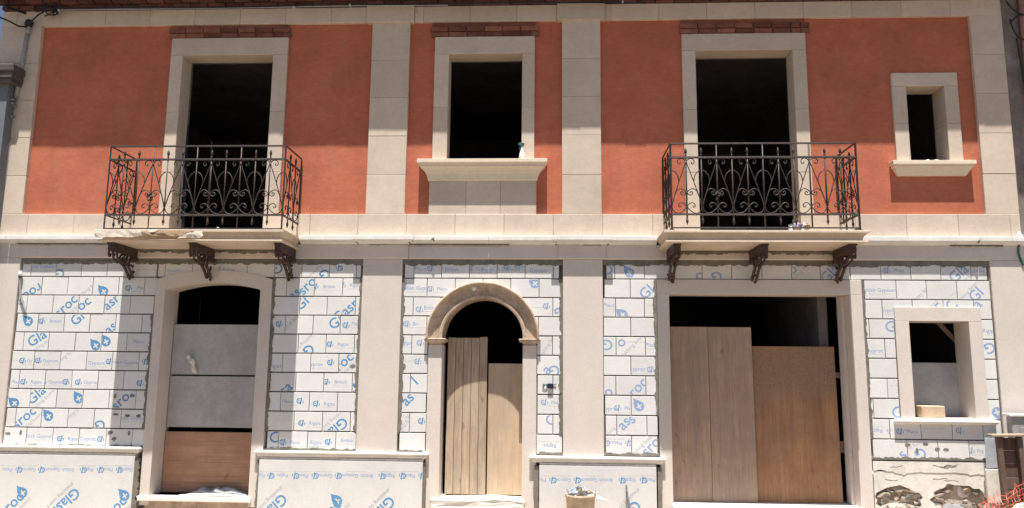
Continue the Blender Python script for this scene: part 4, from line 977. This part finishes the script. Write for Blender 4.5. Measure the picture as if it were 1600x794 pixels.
tag(m.build('electric_cable', 'sheet'), 'thin pale cable just below the black one under the eaves', 'cable')
m = MB()
for k in range(9):
    q = random.uniform(62, 92), random.uniform(9, 22)
    m.tube(catmull([(X(*q, .16)+random.uniform(-.1, .1), -.16+random.uniform(-.03, .03), Z(*q, .16)+random.uniform(-.06, .06)) for _ in range(4)], 4), .009, 5)
tag(m.build('cable_knot', 'black'), 'tangle of dark cable joints under the eaves at the upper left', 'cable')
m = MB(); P = [(-25, 20), (-5, 25), (8, 29), (20, 35), (31, 34)]; m.tube(catmull([(X(*q, .3), -.3+.04*i, Z(*q, .3)) for i, q in enumerate(P)], 4), .014, 6)
tag(m.build('electric_cable', 'black'), 'black service cable coming in from the left against the sky', 'cable')
x, z = at(10, 11, .3); m = MB(); m.blob((x, -.3, z), .045, 2, .05); m.tube([(x, -.3, z), (x+.12, -.05, z+.02)], .018, 6); tag(m.build('insulator', 'black'), 'round black insulator at the left end of the eaves', 'insulator')
for px, py, w_ in ((547, 8, 6), (973, 3, 6), (459, 11, 12), (92, 16, 5)):
    x, z = at(px, py, .2); m = MB(); m.box(x-.004*w_/2, x+.004*w_/2, -.215, -.17, z-.02 if w_ < 8 else z-.010, z+.015 if w_ < 8 else z+.008, .003); tag(m.build('cable_clip', 'sheet'), {547: 'pale cable clip under the eaves above the left middle pilaster', 973: 'pale cable clip under the eaves right of the right middle pilaster', 459: 'wide pale clip under the eaves right of the left window bricks', 92: 'pale clip under the eaves beside the tangled cable joints'}[px], 'clip', 'cable clips under the eaves')
# right edge: pink pipe, cables, insulator
m = MB(); a, b = at(1590, -20, .1), at(1604, 75, .1); m.tube([(a[0]+.05, -.1, 7.55), (a[0]+.05, -.1, 5.2)], .06, 10); tag(m.build('downpipe', 'pinkpipe', None, True), 'pink downpipe on the dark wall at the upper right edge', 'pipe')
m = MB()
for P in ([(1572, 2), (1580, 15), (1593, 25), (1606, 28)], [(1578, 36), (1586, 28), (1596, 24)], [(1578, 30), (1582, 48), (1590, 62), (1602, 66)], [(1588, 60), (1592, 90), (1597, 130), (1606, 160)]):
    m.tube(catmull([(X(*q, .1), -.1-.02*i, Z(*q, .1)) for i, q in enumerate(P)], 4), .011, 5)
tag(m.build('electric_cable', 'black'), 'black looping cables on the dark wall at the upper right', 'cable')
x, z = at(1593, 369, .12); m = MB(); m.lathe((x, -.12, z-.03), [(.02, 0), (.04, .02), (.045, .04), (.02, .06), (.012, .09)], 10); tag(m.build('insulator', 'plast', None, True), 'white insulator at the right end of the string cornice', 'insulator')
m = MB(); m.tube(catmull([(X(1594, 374, .1), -.1, Z(1594, 374, .1)), (X(1592, 395, .1), -.09, Z(1592, 395, .1)), (X(1600, 415, .1), -.09, Z(1600, 415, .1))], 5), .014, 6); tag(m.build('electric_cable', 'teal'), 'short dark cable below the white insulator at the right edge', 'cable')
# bottom right clutter
cb = _empty('metal_cabinet', 'grey metal cabinet with a pale top at the right edge', 'cabinet')
x0 = X(1581, 660, .34); zc = Z(1585, 648, .34)
m = MB(); m.box(x0, x0+.9, -.34, -.22, -.1, zc-.025, .008); m.build('body', 'cabinet', cb)
m = MB(); m.box(x0-.035, x0+.94, -.37, -.20, zc-.025+.002, zc+.012, .008); m.build('cabinet_top', 'plast', cb)
x1 = X(1595, 690, .34); m = MB(); m.box(x1, x1+.25, -.348, -.341, .9, zc-.15, .004); m.build('door_leaf', 'cabinet', cb)
pl = _empty('wooden_crate', 'dark wooden crate standing on end beside the grey cabinet', 'crate')
x0, xe, zt_ = X(1558, 690, .4), X(1594, 690, .4), Z(1570, 682, .4)
for a, b in ((x0, x0+.065), (xe-.03, xe+.03)): m = MB(); m.box(a, b, -.46, -.40, -.1, zt_, .006); m.rot(RAD(-1.5), 'Y', (a, -.4, -.1)); m.build('post', 'darkwood', pl)
for k in range(7): m = MB(); m.box(x0+.02, xe+.03, -.395, -.372, -.05+k*(zt_+.04)/7, -.05+k*(zt_+.04)/7+(zt_+.04)/7-.008, .005); m.build('slat', 'darkwood', pl)
m = MB(); m.box(x0-.10, xe+.04, -.50, -.36, zt_+.002, zt_+.03, .006); m.rot(RAD(-1.5), 'Y', (x0, -.4, zt_)); m.build('crate_top', 'plank', pl)
m = MB(); m.box(X(1538, 700, .1), X(1560, 700, .1), -.11, -.10, Z(1548, 731, .1), Z(1548, 684, .1), .002); m.rot(RAD(2), 'X', (0, -.1, .5)); tag(m.build('sheet_offcut', 'sheet'), 'blue grey sheet offcut leaning on the wall left of the crate', 'sheet')
m = MB(); m.box(X(1541, 760, .1), X(1564, 760, .1), -.13, -.085, -.1, Z(1550, 733, .1), .006); tag(m.build('plaster_offcut', 'oldpl'), 'white plaster panel under the blue grey sheet by the crate', 'panel')
# orange safety net: wavy mesh of strands
m = MB(); nx0, nx1 = X(1530, 785, .65), X(1680, 785, .65); R_ = random.Random(4)
def netp(u, v):
    x = nx0+(nx1-nx0)*u; top = .24+.30*min(1, u*1.9)+.025*math.sin(u*17)
    return (x+.012*math.sin(v*9+u*5), -.65-.06*math.sin(u*9+v*3)-.10*(1-v)-.012*math.sin(v*23+u*31), -.1+(top+.1)*v)
jn = {}
def np_(i, j):
    if (i, j) not in jn:
        a = netp(i/40, j/12); jn[i, j] = (a[0]+R_.gauss(0, .011), a[1]+R_.gauss(0, .02), a[2]+R_.gauss(0, .008))
    return jn[i, j]
for i in range(41):
    if R_.random() < .9: m.tube([np_(i, j) for j in range(R_.randint(0, 2), 13)]+([(np_(i, 12)[0]+R_.gauss(0, .015), np_(i, 12)[1], np_(i, 12)[2]+R_.uniform(.01, .06))] if R_.random() < .5 else []), .0032, 4)
for j in range(13): m.tube([np_(i, j) for i in range(41)], .0036, 4)
tag(m.build('safety_net', 'orange'), 'orange plastic safety net bunched at the lower right corner', 'net')
m = MB(); x, z = at(1588, 786, .9); m.blob((X(1608, 780, .55), -.53, .06), .22, 2, .1, 0, (1.3, .35, 1.1)); tag(m.build('sack', 'paper', None, True), 'pale sack slumped behind the orange net', 'sack')
# bucket with crumpled film, and float leaning on the plinth
bx_, _ = at(907, 780, .45); bt = Z(907, 772, .45)
bk = _empty('bucket', 'dusty beige bucket standing before the plinth right of the arched door', 'bucket')
m = MB(); m.lathe((bx_, -.45, -.1), [(.15, 0), (.165, .1), (.182, bt+.06), (.192, bt+.07), (.194, bt+.095), (.186, bt+.1), (.176, bt+.095), (.17, bt+.02), (.15, bt+.0)], 24); m.build('pail', 'bucket', bk, True)
m = MB(); m.tube([(bx_+.19*math.cos(a), -.45-.04-.19*math.sin(a)*.5, bt+.06-.12*math.sin(a)) for a in [RAD(d) for d in range(0, 181, 12)]], .004, 5); m.build('handle', 'steel', bk)
for mt, lab, sd, dx in (('bag', 'crumpled bluish plastic film stuffed into the bucket', 3, -.03), ('cloth', 'crumpled white sheet sticking out of the bucket', 8, .05)):
    R_ = random.Random(sd); m = MB()
    for i in range(9):
        c = Vector((bx_+dx+R_.uniform(-.09, .09), -.45+R_.uniform(-.08, .08), bt+.0+R_.uniform(-.03, .04)))
        q = [c+Vector((R_.uniform(-.1, .1), R_.uniform(-.06, .06), R_.uniform(-.04, .07))) for _ in range(5)]
        m.bm.faces.new([m.bm.verts.new(v) for v in q[:3]]); m.bm.faces.new([m.bm.verts.new(v) for v in (q[0], q[2], q[3])]); m.bm.faces.new([m.bm.verts.new(v) for v in (q[0], q[3], q[4])])
    bmesh.ops.remove_doubles(m.bm, verts=m.bm.verts[:], dist=1e-4); bmesh.ops.solidify(m.bm, geom=m.bm.faces[:], thickness=.002)
    tag(m.build('plastic_film' if mt == 'bag' else 'crumpled_sheet', mt), lab, 'sheet')
x, zt_ = at(979, 758, .13)
t = _empty('tongs', 'pointed grey steel tongs with open legs leaning on the right plinth board', 'tool')
for dx in (-.004, .075):
    m = MB(); m.strip([(x-.012, zt_), (x-.010, zt_-.10), (x-.014+dx, -.05)], [(x+.006, zt_), (x+.012, zt_-.10), (x+.008+dx, -.05)], -.135-(dx > 0)*.006, -.130-(dx > 0)*.006); m.build('leg', 'steel', t)
m = MB(); m.lathe((0, 0, 0), [(.012, 0), (.012, .014), (.006, .018)], 8); m.rot(RAD(90), 'X', (0, 0, 0)); bmesh.ops.translate(m.bm, verts=m.bm.verts[:], vec=(x, -.136, zt_-.07)); m.build('pivot', 'steel', t)
